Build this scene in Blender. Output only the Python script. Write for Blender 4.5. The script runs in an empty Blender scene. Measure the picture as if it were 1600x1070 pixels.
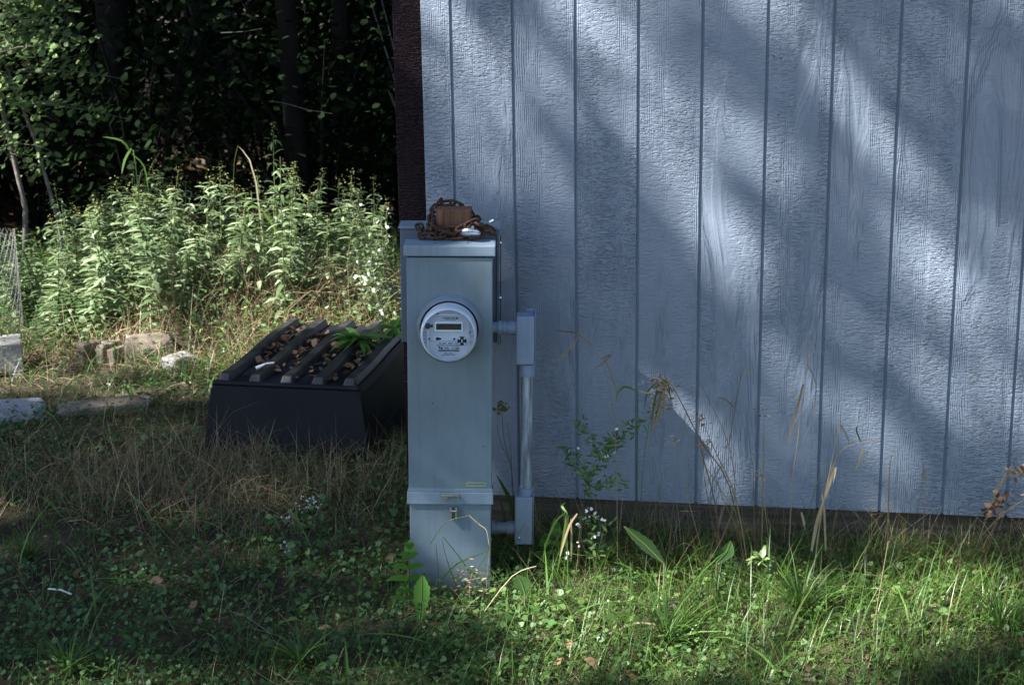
import bpy, math, random
import numpy as np
from mathutils import Vector, Matrix
random.seed(7); rng = np.random.default_rng(11)
SC = bpy.context.scene
COL = SC.collection
# ------------------------------------------------------------------ camera, light, exposure
H = 2.0                                   # eye height
F, PITCH, ROLL = 2400.0, 0.2455, -0.0151
_s, _c = math.sin(PITCH), math.cos(PITCH)
_M = np.array([[1, 0, 0], [0, -_s, -_c], [0, _c, -_s]])
_q, _k = math.sin(ROLL), math.cos(ROLL)
RC = np.array([[_k, -_q, 0], [_q, _k, 0], [0, 0, 1]]) @ _M
def ray(x, y):
    return RC.T @ np.array([(x - 800) / F, (y - 535) / F, 1.0])
def at(x, y, Y):                          # point seen at pixel (x, y), Y metres ahead
    v = ray(x, y); v = v * Y / v[1]; return Vector((v[0], v[1], v[2] + H))
def atz(x, y, z=0.0):
    v = ray(x, y); v = v * (z - H) / v[2]; return Vector((v[0], v[1], v[2] + H))
cam = bpy.data.cameras.new('camera'); co = bpy.data.objects.new('camera', cam); COL.objects.link(co)
r_, d_, f_ = RC
co.matrix_world = Matrix(((r_[0], -d_[0], -f_[0], 0), (r_[1], -d_[1], -f_[1], 0), (r_[2], -d_[2], -f_[2], H), (0, 0, 0, 1)))
cam.sensor_width = 36; cam.lens = 54; cam.clip_start = 0.1; cam.clip_end = 800
cam.dof.use_dof = True; cam.dof.focus_distance = 4.75; cam.dof.aperture_fstop = 8.0
SC.camera = co
SUN = Vector((0.657, 0.27, -0.70)).normalized()      # direction the light travels
w = bpy.data.worlds.new('World'); SC.world = w; w.use_nodes = True
nt = w.node_tree; sky = nt.nodes.new('ShaderNodeTexSky'); sky.sky_type = 'NISHITA'; sky.sun_disc = False
sky.sun_elevation = math.asin(-SUN.z); sky.sun_rotation = math.atan2(-SUN.x, -SUN.y)
sky.air_density = 1.0; sky.dust_density = 0.6; sky.ozone_density = 1.5
bg = nt.nodes['Background']; bg.inputs[1].default_value = 0.058
nt.links.new(sky.outputs[0], bg.inputs[0])
sl = bpy.data.lights.new('sun', 'SUN'); sl.energy = 5.0; sl.angle = math.radians(0.5); sl.color = (1.0, 0.965, 0.92)
so = bpy.data.objects.new('sun', sl); COL.objects.link(so); so.rotation_euler = SUN.to_track_quat('-Z', 'Y').to_euler()
so.location = (-6, -3, 12)
SC.view_settings.view_transform = 'Standard'; SC.view_settings.look = 'None'
SC.view_settings.gamma = 1.0; SC.view_settings.use_curve_mapping = False; SC.view_settings.exposure = 1.97
SC.render.engine = 'CYCLES'

# ------------------------------------------------------------------ helpers
def tag(o, label=None, cat=None, group=None, kind=None):
    if label: o['label'] = label
    if cat: o['category'] = cat
    if group: o['group'] = group
    if kind: o['kind'] = kind
    return o
def empty(name, loc, label=None, cat=None, group=None, rot=(0, 0, 0)):
    o = bpy.data.objects.new(name, None); COL.objects.link(o); o.location = loc; o.rotation_euler = rot
    o.empty_display_size = 0.1
    return tag(o, label, cat, group)
def link(name, me, parent=None):
    o = bpy.data.objects.new(name, me); COL.objects.link(o)
    if parent is not None: o.parent = parent
    return o
def copy_tree(o, parent=None):
    c = o.copy(); COL.objects.link(c)
    if parent is not None: c.parent = parent
    for ch in o.children: copy_tree(ch, c)
    return c
def V(*a): return Vector(a)
class MB:
    def __init__(s): s.v = []; s.f = []; s.sm = []; s.t = []
    def add(s, vs, fs, smooth=False, tint=0.5):
        b = len(s.v); s.v += [tuple(v) for v in vs]; s.f += [tuple(i + b for i in f) for f in fs]
        s.sm += [smooth] * len(fs); s.t += [tint] * len(vs)
    def box(s, c, d, R=None, taper=(1, 1)):
        hx, hy, hz = d[0] / 2, d[1] / 2, d[2] / 2; vs = []
        for z in (-1, 1):
            tx, ty = taper if z > 0 else (1, 1)
            for x, y in ((-1, -1), (1, -1), (1, 1), (-1, 1)):
                p = Vector((x * hx * tx, y * hy * ty, z * hz))
                if R is not None: p = R @ p
                vs.append(p + Vector(c))
        s.add(vs, [(0, 3, 2, 1), (4, 5, 6, 7), (0, 1, 5, 4), (1, 2, 6, 5), (2, 3, 7, 6), (3, 0, 4, 7)])
    def tube(s, pts, rad, n=8, smooth=True, tint=0.5, cap=True):
        pts = [Vector(p) for p in pts]; m = len(pts)
        if not hasattr(rad, '__len__'): rad = [rad] * m
        vs = []; prev = None
        for i, p in enumerate(pts):
            t = (pts[min(i + 1, m - 1)] - pts[max(i - 1, 0)]).normalized()
            if prev is None:
                a = Vector((0, 0, 1)) if abs(t.z) < .9 else Vector((1, 0, 0)); u = t.cross(a).normalized()
            else: u = (prev - t * prev.dot(t)).normalized()
            prev = u; w_ = t.cross(u)
            for k in range(n):
                a = 2 * math.pi * k / n; vs.append(p + (u * math.cos(a) + w_ * math.sin(a)) * rad[i])
        fs = [(i * n + k, i * n + (k + 1) % n, (i + 1) * n + (k + 1) % n, (i + 1) * n + k) for i in range(m - 1) for k in range(n)]
        s.add(vs, fs, smooth, tint)
        if cap: s.add([vs[k] for k in range(n)], [tuple(range(n))][::-1], False, tint); s.add([vs[(m - 1) * n + k] for k in range(n)], [tuple(range(n))], False, tint)
    def lathe(s, c, prof, n=48, axis='y', smooth=True):          # prof: (radius, position along axis)
        vs = []
        for r, a in prof:
            for k in range(n):
                t = 2 * math.pi * k / n; u, w_ = r * math.cos(t), r * math.sin(t)
                p = {'y': (u, a, w_), 'z': (u, w_, a), 'x': (a, u, w_)}[axis]
                vs.append((p[0] + c[0], p[1] + c[1], p[2] + c[2]))
        m = len(prof)
        s.add(vs, [(i * n + k, i * n + (k + 1) % n, (i + 1) * n + (k + 1) % n, (i + 1) * n + k) for i in range(m - 1) for k in range(n)], smooth)
    def ribbon(s, pts, wid, side=None, tint=0.5):
        pts = [Vector(p) for p in pts]; m = len(pts); vs = []
        for i, p in enumerate(pts):
            t = (pts[min(i + 1, m - 1)] - pts[max(i - 1, 0)]).normalized()
            sd = side if side is not None else Vector((0, 1, 0))
            u = t.cross(sd); u = u.normalized() if u.length > 1e-4 else Vector((1, 0, 0))
            h = wid[i] / 2 if hasattr(wid, '__len__') else wid / 2
            vs += [p - u * h, p + u * h]
        s.add(vs, [(2 * i, 2 * i + 1, 2 * i + 3, 2 * i + 2) for i in range(m - 1)], True, tint)
    def build(s, name, mat, parent=None, bevel=0, seg=2, tint=False):
        me = bpy.data.meshes.new(name); me.from_pydata(s.v, [], s.f)
        me.polygons.foreach_set('use_smooth', s.sm)
        me.materials.append(mat); me.update()
        at_ = me.attributes.new('tint', 'FLOAT', 'POINT'); at_.data.foreach_set('value', np.array(s.t, dtype=np.float32))
        o = link(name, me, parent)
        if bevel:
            b = o.modifiers.new('bevel', 'BEVEL'); b.width = bevel; b.segments = seg; b.limit_method = 'ANGLE'; b.angle_limit = math.radians(35)
        return o
def np_mesh(name, Vx, faces, mat, tint=None, smooth=True):       # Vx (N,3), faces (M,k)
    me = bpy.data.meshes.new(name); N = len(Vx); M, k = faces.shape
    me.vertices.add(N); me.vertices.foreach_set('co', Vx.astype(np.float32).ravel())
    me.loops.add(M * k); me.loops.foreach_set('vertex_index', faces.astype(np.int32).ravel())
    me.polygons.add(M); me.polygons.foreach_set('loop_start', np.arange(0, M * k, k, dtype=np.int32))
    me.polygons.foreach_set('use_smooth', np.full(M, smooth)); me.update(calc_edges=True)
    me.materials.append(mat)
    if tint is not None:
        a = me.attributes.new('tint', 'FLOAT', 'POINT'); a.data.foreach_set('value', tint.astype(np.float32).ravel())
    return me
def vnoise(x, y, seed=0, f=1.0):
    x = np.asarray(x, float) * f; y = np.asarray(y, float) * f
    xi = np.floor(x).astype(np.int64); yi = np.floor(y).astype(np.int64); fx = x - xi; fy = y - yi
    def h(a, b):
        n = (a * 374761393 + b * 668265263 + seed * 1442695041) & 0x7fffffff
        n = ((n ^ (n >> 13)) * 1274126177) & 0x7fffffff
        return ((n ^ (n >> 16)) & 0xffff) / 65535.0
    sx = fx * fx * (3 - 2 * fx); sy = fy * fy * (3 - 2 * fy)
    a = h(xi, yi) * (1 - sx) + h(xi + 1, yi) * sx; b = h(xi, yi + 1) * (1 - sx) + h(xi + 1, yi + 1) * sx
    return a * (1 - sy) + b * sy
def fbm(x, y, seed=0, f=1.0):
    return (vnoise(x, y, seed, f) + .5 * vnoise(x, y, seed + 5, f * 2.1) + .25 * vnoise(x, y, seed + 9, f * 4.3)) / 1.75
def blades(P, L, W, e0, e1, az, nseg=3, prof=None, roll=0.6):
    """curved grass ribbons: P (n,3) roots, e0/e1 start and end elevation, az heading"""
    n = len(P); prof = prof or [1, .85, .55, .04]; nseg = len(prof) - 1
    hx, hy = np.cos(az), np.sin(az); p = P.copy(); V_ = np.zeros((n, (nseg + 1) * 2, 3))
    ra = rng.uniform(-roll, roll, n); sx, sy, sz = -hy * np.cos(ra), hx * np.cos(ra), np.sin(ra)
    for k in range(nseg + 1):
        wd = W * prof[k] / 2
        V_[:, 2 * k] = p - np.stack([sx, sy, sz], 1) * wd[:, None]; V_[:, 2 * k + 1] = p + np.stack([sx, sy, sz], 1) * wd[:, None]
        e = e0 + (e1 - e0) * ((k + .5) / nseg); st = L / nseg
        p = p + np.stack([hx * np.cos(e) * st, hy * np.cos(e) * st, np.sin(e) * st], 1)
    q = np.array([[2 * i, 2 * i + 1, 2 * i + 3, 2 * i + 2] for i in range(nseg)])
    Fc = (np.arange(n)[:, None, None] * (nseg + 1) * 2 + q[None]).reshape(-1, 4)
    return V_.reshape(-1, 3), Fc, (nseg + 1) * 2
OVAL = np.array([(0, 0), (.35, .32), (.75, .3), (1, 0), (.75, -.3), (.35, -.32)])
HEART = np.array([(.12, 0), (0, .3), (.25, .5), (.65, .42), (1, 0), (.65, -.42), (.25, -.5), (0, -.3)])
LANCE = np.array([(0, 0), (.3, .13), (.65, .12), (1, 0), (.65, -.12), (.3, -.13)])
def leaves(P, S, nrm, az, T=OVAL, cup=.12):
    """flat leaves: template T in the plane of nrm, long axis heading az"""
    n = len(P); nrm = nrm / np.linalg.norm(nrm, axis=1)[:, None]
    a = np.stack([np.cos(az), np.sin(az), np.zeros(n)], 1); a = a - nrm * (a * nrm).sum(1)[:, None]
    a /= np.maximum(np.linalg.norm(a, axis=1), 1e-5)[:, None]; b = np.cross(nrm, a); k = len(T)
    Vx = P[:, None] + S[:, None, None] * (a[:, None] * T[None, :, :1] + b[:, None] * T[None, :, 1:] + nrm[:, None] * (np.abs(T[:, 1]) * cup)[None, :, None])
    return Vx.reshape(-1, 3), np.arange(n * k).reshape(n, k), k
LEAF8 = np.array([(0, 0), (.2, .16), (.5, .22), (.8, .12), (1, 0), (.8, -.12), (.5, -.22), (.2, -.16)])
def up_normals(n, spread=.5):
    v = rng.normal(0, spread, (n, 3)); v[:, 2] = 1; return v
def batch(name, parts, mat, parent=None):
    """parts: list of (V, F, k, tint per element) with equal face size"""
    off = 0; Vs = []; Fs = []; Ts = []
    for (v, f, k, t) in parts:
        Vs.append(v); Fs.append(f + off); Ts.append(np.repeat(t, k)); off += len(v)
    o = link(name, np_mesh(name, np.concatenate(Vs), np.concatenate(Fs), mat, np.concatenate(Ts)), parent)
    if parent is not None and name in ('flowers', 'flower_head', 'seed_head', 'foliage', 'crown'): o['kind'] = 'stuff'
    return o

# ------------------------------------------------------------------ materials
def mat(name, col=(.5, .5, .5), rough=.6, metal=0, spec=.5):
    m = bpy.data.materials.new(name); m.use_nodes = True; b = m.node_tree.nodes['Principled BSDF']
    b.inputs['Base Color'].default_value = (*col, 1); b.inputs['Roughness'].default_value = rough
    b.inputs['Metallic'].default_value = metal; b.inputs['Specular IOR Level'].default_value = spec
    return m
class N:                                                            # small node-graph helper
    def __init__(s, m): s.t = m.node_tree; s.b = s.t.nodes.get('Principled BSDF')
    def n(s, typ, **kw):
        nd = s.t.nodes.new(typ)
        for k, v in kw.items():
            if k in nd.inputs: nd.inputs[k].default_value = v
            else: setattr(nd, k, v)
        return nd
    def l(s, a, b): s.t.links.new(a, b)
    def math(s, op, a, b=None, c=None, clamp=False):
        nd = s.t.nodes.new('ShaderNodeMath'); nd.operation = op; nd.use_clamp = clamp
        for i, x in enumerate((a, b, c)):
            if x is None: continue
            if isinstance(x, (int, float)): nd.inputs[i].default_value = x
            else: s.l(x, nd.inputs[i])
        return nd.outputs[0]
    def noise(s, vec, scale, detail=3, rough=.5, dist=0):
        nd = s.n('ShaderNodeTexNoise'); nd.inputs['Scale'].default_value = scale; nd.inputs['Detail'].default_value = detail
        nd.inputs['Roughness'].default_value = rough; nd.inputs['Distortion'].default_value = dist
        if vec is not None: s.l(vec, nd.inputs['Vector'])
        return nd.outputs[0]
    def vscale(s, vec, v):
        nd = s.n('ShaderNodeVectorMath', operation='MULTIPLY'); s.l(vec, nd.inputs[0]); nd.inputs[1].default_value = v; return nd.outputs[0]
    def obj(s, rnd=True):
        tc = s.n('ShaderNodeTexCoord'); o = tc.outputs['Object']
        if not rnd: return o
        oi = s.n('ShaderNodeObjectInfo'); cb = s.n('ShaderNodeVectorMath', operation='SCALE'); cb.inputs[0].default_value = (37.1, 13.7, 71.3)
        s.l(oi.outputs['Random'], cb.inputs['Scale']); ad = s.n('ShaderNodeVectorMath', operation='ADD'); s.l(o, ad.inputs[0]); s.l(cb.outputs[0], ad.inputs[1]); return ad.outputs[0]
    def ramp(s, fac, stops):
        r = s.n('ShaderNodeValToRGB'); cr = r.color_ramp
        while len(cr.elements) < len(stops): cr.elements.new(.5)
        for e, (p, c) in zip(cr.elements, stops): e.position = p; e.color = (*c, 1) if len(c) == 3 else c
        s.l(fac, r.inputs[0]); return r.outputs[0]
    def bump(s, h, dist, strength=1.0):
        b = s.n('ShaderNodeBump'); b.inputs['Distance'].default_value = dist; b.inputs['Strength'].default_value = strength
        s.l(h, b.inputs['Height']); s.l(b.outputs[0], s.b.inputs['Normal'])
    def color(s, c): s.l(c, s.b.inputs['Base Color'])
    def roughness(s, c): s.l(c, s.b.inputs['Roughness'])
def mottled(name, stops, scale=8, rough=.7, bump=0, bscale=40, metal=0, spec=.5, stretch=(1, 1, 1)):
    m = mat(name, rough=rough, metal=metal, spec=spec); g = N(m); o = g.vscale(g.obj(), stretch)
    g.color(g.ramp(g.noise(o, scale, 5, .6), stops))
    if bump: g.bump(g.noise(o, bscale, 4, .6), bump)
    return m
def leafmat(name, stops, trans=.35, rough=.45, spec=.4):
    m = mat(name, rough=rough, spec=spec); g = N(m)
    a = g.n('ShaderNodeAttribute', attribute_name='tint'); tc = g.obj()
    f = g.math('ADD', a.outputs['Fac'], g.math('MULTIPLY', g.math('SUBTRACT', g.noise(tc, 40, 2), .5), .25), clamp=True)
    c = g.ramp(f, stops); g.color(c)
    tr = g.n('ShaderNodeBsdfTranslucent'); g.l(c, tr.inputs[0]); mx = g.n('ShaderNodeMixShader'); mx.inputs[0].default_value = trans
    out = g.t.nodes['Material Output']; g.l(g.b.outputs[0], mx.inputs[1]); g.l(tr.outputs[0], mx.inputs[2]); g.l(mx.outputs[0], out.inputs[0])
    return m
# painted, embossed wood siding: cathedral contours, fine ridges and horizontal saw ripples
def siding(name, col, dark):
    m = mat(name, col, .42, spec=.5); g = N(m); o = g.obj()
    raw = g.n('ShaderNodeTexCoord').outputs['Object']; sx = g.n('ShaderNodeSeparateXYZ'); g.l(o, sx.inputs[0])
    h = g.noise(g.vscale(o, (8, 1, 1.5)), 1.0, 3.5, .5, .9)
    cont = g.math('FRACT', g.math('MULTIPLY', h, 17)); cont = g.math('POWER', cont, 2.2)
    mA = g.ramp(g.noise(g.vscale(o, (7, 1, .9)), 1.0, 2), [(.53, (0, 0, 0)), (.60, (1, 1, 1))])
    wob = g.noise(g.vscale(o, (6, 1, 2)), 1.0, 3)
    rid = g.math('SINE', g.math('ADD', g.math('MULTIPLY', sx.outputs[0], 900), g.math('MULTIPLY', wob, 44)))
    brk = g.noise(g.vscale(o, (90, 1, 22)), 1.0, 2); brk = g.ramp(brk, [(.4, (0, 0, 0)), (.6, (1, 1, 1))]); rid = g.math('MULTIPLY', rid, brk)
    mR = g.ramp(g.noise(g.vscale(o, (11, 1, .7)), 1.3, 2), [(.50, (0, 0, 0)), (.62, (1, 1, 1))])
    rip = g.noise(g.vscale(o, (46, 1, 165)), 1.0, 2.5, .55, .6); rip = g.ramp(rip, [(.38, (0, 0, 0)), (.5, (.75, .75, .75)), (.7, (1, 1, 1))])
    pit = g.noise(g.vscale(o, (55, 1, 75)), 1.0, 3, .6); pit = g.ramp(pit, [(.33, (0, 0, 0)), (.43, (1, 1, 1))])
    mP = g.ramp(g.noise(g.vscale(o, (3, 1, 2)), 1.0, 2), [(.4, (.25,) * 3), (.6, (1, 1, 1))])
    a = g.math('MULTIPLY', g.math('MULTIPLY', cont, mA), 1.0)
    b = g.math('MULTIPLY', g.math('MULTIPLY', rid, mR), .36)
    inv = g.math('SUBTRACT', 1.0, g.math('MAXIMUM', g.math('MULTIPLY', mA, .8), g.math('MULTIPLY', mR, .6)))
    c = g.math('MULTIPLY', g.math('MULTIPLY', g.math('ADD', rip, g.math('MULTIPLY', pit, .5)), inv), mP)
    c = g.math('MULTIPLY', c, 1.15)
    hh = g.math('ADD', g.math('ADD', a, b), g.math('ADD', c, g.math('MULTIPLY', g.noise(g.vscale(o, (200, 1, 150)), 1.0, 2), .22)))
    g.bump(hh, .0034, 1.0)
    dn = g.noise(g.vscale(o, (3, 1, 1.5)), 2.0, 5, .65); base = g.ramp(dn, [(.3, dark), (.6, col)]); g.color(base)
    g.roughness(g.ramp(g.noise(o, 60, 3), [(.3, (.36,) * 3), (.7, (.5,) * 3)]))
    return m
M = {}
M['siding'] = siding('blue_grey_siding_paint', (.215, .26, .33), (.18, .222, .285))
M['maroon'] = siding('shaded_maroon_trim_paint', (.014, .004, .008), (.009, .004, .006))  # maroon taken almost to black: the board's shade is in its colour
M['maroon'].node_tree.nodes['Principled BSDF'].inputs['Specular IOR Level'].default_value = .15
M['groove'] = mottled('groove_paint', [(.3, (.15, .19, .25)), (.7, (.19, .24, .32))], 9, .6)
M['shed_in'] = mat('bare_shed_timber', (.12, .09, .065), .8)
M['roof'] = mottled('asphalt_shingle', [(.3, (.05, .05, .055)), (.7, (.1, .1, .1))], 30, .9, .002)
def timber(name, c0, c1, ax=(60, 60, 2)):
    m = mat(name, rough=.85, spec=.15); g = N(m); o = g.vscale(g.obj(), ax); n = g.noise(o, 1.0, 5, .6, .4)
    g.color(g.ramp(n, [(.3, c0), (.65, c1)])); g.bump(n, .002); return m
M['skid'] = timber('weathered_skid_timber', (.04, .035, .03), (.14, .12, .10), (2, 50, 50))
M['post'] = timber('brown_post_timber', (.065, .035, .024), (.24, .125, .08), (70, 70, 3))
def painted_metal(name, col, rough=.38, dirt=(.9, .9, .85)):
    m = mat(name, col, rough, 0, .5); g = N(m); o = g.obj(False)
    n = g.noise(g.vscale(o, (3, 3, 1.5)), 3.0, 6, .7)
    base = g.ramp(n, [(.28, tuple(a * b * .88 for a, b in zip(col, dirt))), (.55, col), (.8, tuple(min(1, a * 1.06) for a in col))])
    def over(b_, fac, c_):
        mx = g.n('ShaderNodeMixRGB'); g.l(fac, mx.inputs[0]); g.l(b_, mx.inputs[1]); mx.inputs[2].default_value = (*c_, 1); return mx.outputs[0]
    streak = g.ramp(g.noise(g.vscale(o, (55, 55, 2.2)), 1.0, 3, .6), [(.52, (0, 0, 0)), (.72, (.45,) * 3)])
    sz = g.n('ShaderNodeSeparateXYZ'); g.l(o, sz.inputs[0])
    low = g.math('MULTIPLY', g.math('SUBTRACT', 1.0, g.math('MULTIPLY', sz.outputs[2], 7), clamp=True), g.noise(o, 45, 5, .7), clamp=True)
    scr = g.ramp(g.noise(g.vscale(o, (30, 30, 260)), 1.0, 2, .5, 1.5), [(.70, (0, 0, 0)), (.74, (.5,) * 3)])
    base = over(over(over(base, streak, tuple(a * .72 for a in col)), scr, tuple(min(1, a * 1.5) for a in col)), low, (.10, .085, .06))
    g.color(base)
    sp = g.ramp(g.noise(o, 240, 2), [(.35, (.6,) * 3), (.6, (rough,) * 3)]); g.roughness(sp)
    g.bump(g.noise(o, 400, 2), .00015); return m
M['cab'] = painted_metal('grey_green_enamel', (.16, .222, .27))
M['cab_lit'] = painted_metal('grey_green_enamel_lit', (.21, .28, .35))  # lighter copy of the cabinet enamel, lit look of lid and bands in the colour
M['panelbox'] = painted_metal('slate_blue_enamel', (.11, .155, .23))
M['pvc'] = painted_metal('grey_conduit_plastic', (.24, .31, .42), .42)
M['pvc_old'] = mottled('weathered_conduit', [(.3, (.09, .11, .13)), (.48, (.24, .28, .33)), (.68, (.52, .56, .60))], 5, .7, stretch=(14, 14, 1.6))
M['black'] = mat('matte_black', (.012, .012, .014), .6)
M['chrome'] = mat('bright_steel', (.75, .77, .8), .22, 1.0)
M['zinc'] = mottled('dull_zinc', [(.3, (.35, .33, .25)), (.7, (.6, .6, .55))], 60, .4, metal=.8)
M['rust'] = mottled('rusty_iron', [(.3, (.022, .011, .008)), (.5, (.055, .026, .016)), (.75, (.12, .055, .032))], 90, .8, .0006, 300, metal=.15)
M['meter_face'] = mottled('meter_face_white', [(.3, (.56, .60, .66)), (.7, (.64, .68, .74))], 6, .5)
M['meter_rim'] = mat('meter_rim_white', (.78, .82, .88), .35)
M['meter_ring'] = painted_metal('meter_socket_ring', (.22, .30, .40), .3)
M['ink'] = mat('grey_ink', (.015, .02, .035), .7)
M['lcd'] = mat('dark_display_glass', (.018, .022, .016), .15)
M['sticker'] = mat('yellow_green_label', (.42, .50, .16), .6)
M['glass'] = mat('clear_meter_cover', (.9, .95, 1), .04); gb = M['glass'].node_tree.nodes['Principled BSDF']; gb.inputs['Transmission Weight'].default_value = 1.0; gb.inputs['IOR'].default_value = 1.12
M['bin'] = mottled('dusty_black_plastic', [(.3, (.006, .007, .012)), (.6, (.010, .012, .018)), (.85, (.03, .029, .028))], 4, .6, .0005, 90, spec=.2)
M['bin_top'] = mottled('dusty_rib_plastic', [(.3, (.016, .016, .019)), (.6, (.045, .044, .046)), (.85, (.13, .125, .12))], 16, .42, .0006, 90)
M['concrete'] = mottled('weathered_concrete', [(.3, (.16, .15, .14)), (.6, (.30, .29, .28)), (.8, (.42, .41, .40))], 14, .9, .004, 60)
M['slab'] = mottled('pale_stone', [(.3, (.20, .21, .23)), (.7, (.36, .37, .40))], 10, .8, .002, 60)
M['rock'] = mottled('brown_rock', [(.3, (.10, .08, .06)), (.7, (.28, .23, .18))], 8, .9, .006, 30)
M['wire'] = mat('galvanised_wire', (.22, .22, .22), .5, .7)
M['bark'] = timber('shade_darkened_bark', (.004, .003, .003), (.012, .010, .009), (14, 14, 3))  # near black, the gloom of the wood is put into the bark colour
M['twig'] = mottled('grey_twig_bark', [(.3, (.06, .05, .042)), (.7, (.17, .15, .135))], 20, .8)
M['white'] = mat('white_plastic', (.75, .77, .8), .5)
M['petal'] = leafmat('white_petals', [(0, (.6, .62, .66)), (1, (.8, .8, .82))], .3, .6)
M['grass'] = leafmat('green_grass', [(0, (.16, .14, .04)), (.35, (.075, .12, .022)), (.7, (.06, .155, .025)), (1, (.14, .23, .05))], .4, .38)
M['dry'] = leafmat('dry_straw', [(0, (.10, .06, .03)), (.4, (.27, .19, .10)), (.75, (.42, .33, .19)), (1, (.58, .50, .34))], .25, .6)
M['cover'] = leafmat('low_leafy_cover', [(0, (.042, .09, .030)), (.5, (.07, .15, .042)), (1, (.16, .24, .06))], .35, .42)
M['weed'] = leafmat('goldenrod_leaf', [(0, (.07, .11, .045)), (.5, (.155, .23, .10)), (1, (.38, .46, .28))], .35, .3, .7)
M['stem'] = leafmat('weed_stem', [(0, (.09, .06, .03)), (1, (.12, .17, .06))], .1, .6)
M['bud'] = leafmat('greenish_yellow_buds', [(0, (.14, .16, .05)), (1, (.24, .24, .08))], .3, .7)
M['tree_leaf'] = leafmat('tree_leaf', [(0, (.022, .05, .012)), (.6, (.035, .085, .02)), (1, (.07, .13, .03))], .35, .4)
M['shade_leaf'] = leafmat('shade_darkened_leaf', [(0, (.004, .009, .004)), (.6, (.008, .017, .006)), (1, (.018, .034, .012))], .3, .7, .06)  # leaf green darkened to carry the deep shade of the wood
M['shrub_leaf'] = leafmat('bright_shrub_leaf', [(0, (.07, .12, .035)), (.6, (.16, .25, .08)), (1, (.28, .36, .15))], .4, .38, .5)
M['fern'] = leafmat('fern_green', [(0, (.05, .14, .03)), (1, (.12, .28, .05))], .4, .5)
M['dead_leaf'] = leafmat('fallen_dead_leaf', [(0, (.06, .035, .02)), (.6, (.17, .10, .055)), (1, (.30, .19, .11))], .2, .7)

# ------------------------------------------------------------------ ground
def gh(x, y):
    x = np.asarray(x, float); y = np.asarray(y, float)
    z = (fbm(x, y, 3, .9) - .5) * .09 + (vnoise(x, y, 8, 6) - .5) * .018
    z = z + .16 * np.exp(-(((x + 1.75) / .55) ** 2 + ((y - 7.75) / .35) ** 2)) + .05 * np.exp(-(((x - .9) / .7) ** 2 + ((y - 4.3) / .3) ** 2))
    z = z * np.clip(np.hypot(x + .2, y - 4.75) / .5, .1, 1)
    z = z + .02 * np.exp(-(((y - 4.95 + .17 * x) / .3) ** 2)) * (x > -.3)
    far = np.clip((np.hypot(x, y) - 30) / 60, 0, 1)
    return z + far * 1.5 * fbm(x, y, 4, .05)
def G(x, y): return float(gh(x, y))
m = mat('soil_and_thatch', rough=.95, spec=.2); g = N(m); o = g.obj(False)
n1 = g.noise(o, 3, 6, .65); n2 = g.noise(o, 45, 5, .7)
c = g.ramp(g.math('ADD', g.math('MULTIPLY', n1, .5), g.math('MULTIPLY', n2, .5)), [(.35, (.022, .017, .011)), (.5, (.05, .04, .025)), (.62, (.10, .08, .05)), (.72, (.15, .12, .075))])
g.color(c); g.bump(n2, .012); M['soil'] = m
xs = np.unique(np.concatenate([np.linspace(-200, -6, 30), np.linspace(-6, 6, 200), np.linspace(6, 200, 30)]))
ys = np.unique(np.concatenate([np.linspace(-60, 2, 16), np.linspace(2, 12, 180), np.linspace(12, 250, 50)]))
XX, YY = np.meshgrid(xs, ys); ZZ = gh(XX, YY); nx, ny = len(xs), len(ys)
idx = np.arange(nx * ny).reshape(ny, nx)
Fq = np.stack([idx[:-1, :-1], idx[:-1, 1:], idx[1:, 1:], idx[1:, :-1]], -1).reshape(-1, 4)
go = link('ground', np_mesh('ground', np.stack([XX, YY, ZZ], -1).reshape(-1, 3), Fq, M['soil'])); go['kind'] = 'structure'

# ------------------------------------------------------------------ shed
YAW = 0.1724; WX, WY = -0.1826, 5.081; ZB = 0.1855; ZT = 2.62; SP = .2032
UR = Vector((math.cos(YAW), -math.sin(YAW), 0)); UI = Vector((math.sin(YAW), math.cos(YAW), 0))
shed = empty('shed', (WX, WY, 0), 'pale blue grey shed with vertical grooved wood siding, behind the grey meter cabinet', 'shed', rot=(0, 0, -YAW))
def plank_mesh(wd, name='siding_plank', z0=ZB, z1=ZT, thick=.012):
    mb = MB(); mb.box((0, thick / 2, (z0 + z1) / 2), (wd, thick, z1 - z0)); return mb
GW = .009
def put_planks(parent, n, start, first_w, matl, rot=None, loc0=(0, 0, 0)):
    mb = plank_mesh(SP - GW); p0 = mb.build('siding_plank', matl, parent, bevel=.0022, seg=2); p0.location = (SP / 2, 0, 0); out = [p0]
    for i in range(1, n):
        c = p0.copy(); COL.objects.link(c); c.parent = parent; c.location = (SP * (i + .5), 0, 0); out.append(c)
    return out
pl = put_planks(shed, 18, 0, 0, M['siding'])
mb = plank_mesh(.1 - GW / 2); p = mb.build('siding_plank', M['siding'], shed, bevel=.0022); p.location = (-.05 - GW / 4, 0, 0)
mb = MB(); mb.box((1.78, .0125, (ZB + ZT) / 2 + .001), (3.76, .009, ZT - ZB - .004)); mb.build('groove_backing', M['groove'], shed)
SW = 3.6577; SD = 3.0
mb = MB(); mb.box((-.1 - .052, .03 + .02, (ZB + ZT) / 2), (.1, .04, ZT - ZB + .02)); mb.build('corner_board', M['maroon'], shed, bevel=.003)
mb = MB(); mb.box((SW + .052, .03 + .02, (ZB + ZT) / 2), (.1, .04, ZT - ZB + .02)); mb.build('corner_board', M['maroon'], shed, bevel=.003)
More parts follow.
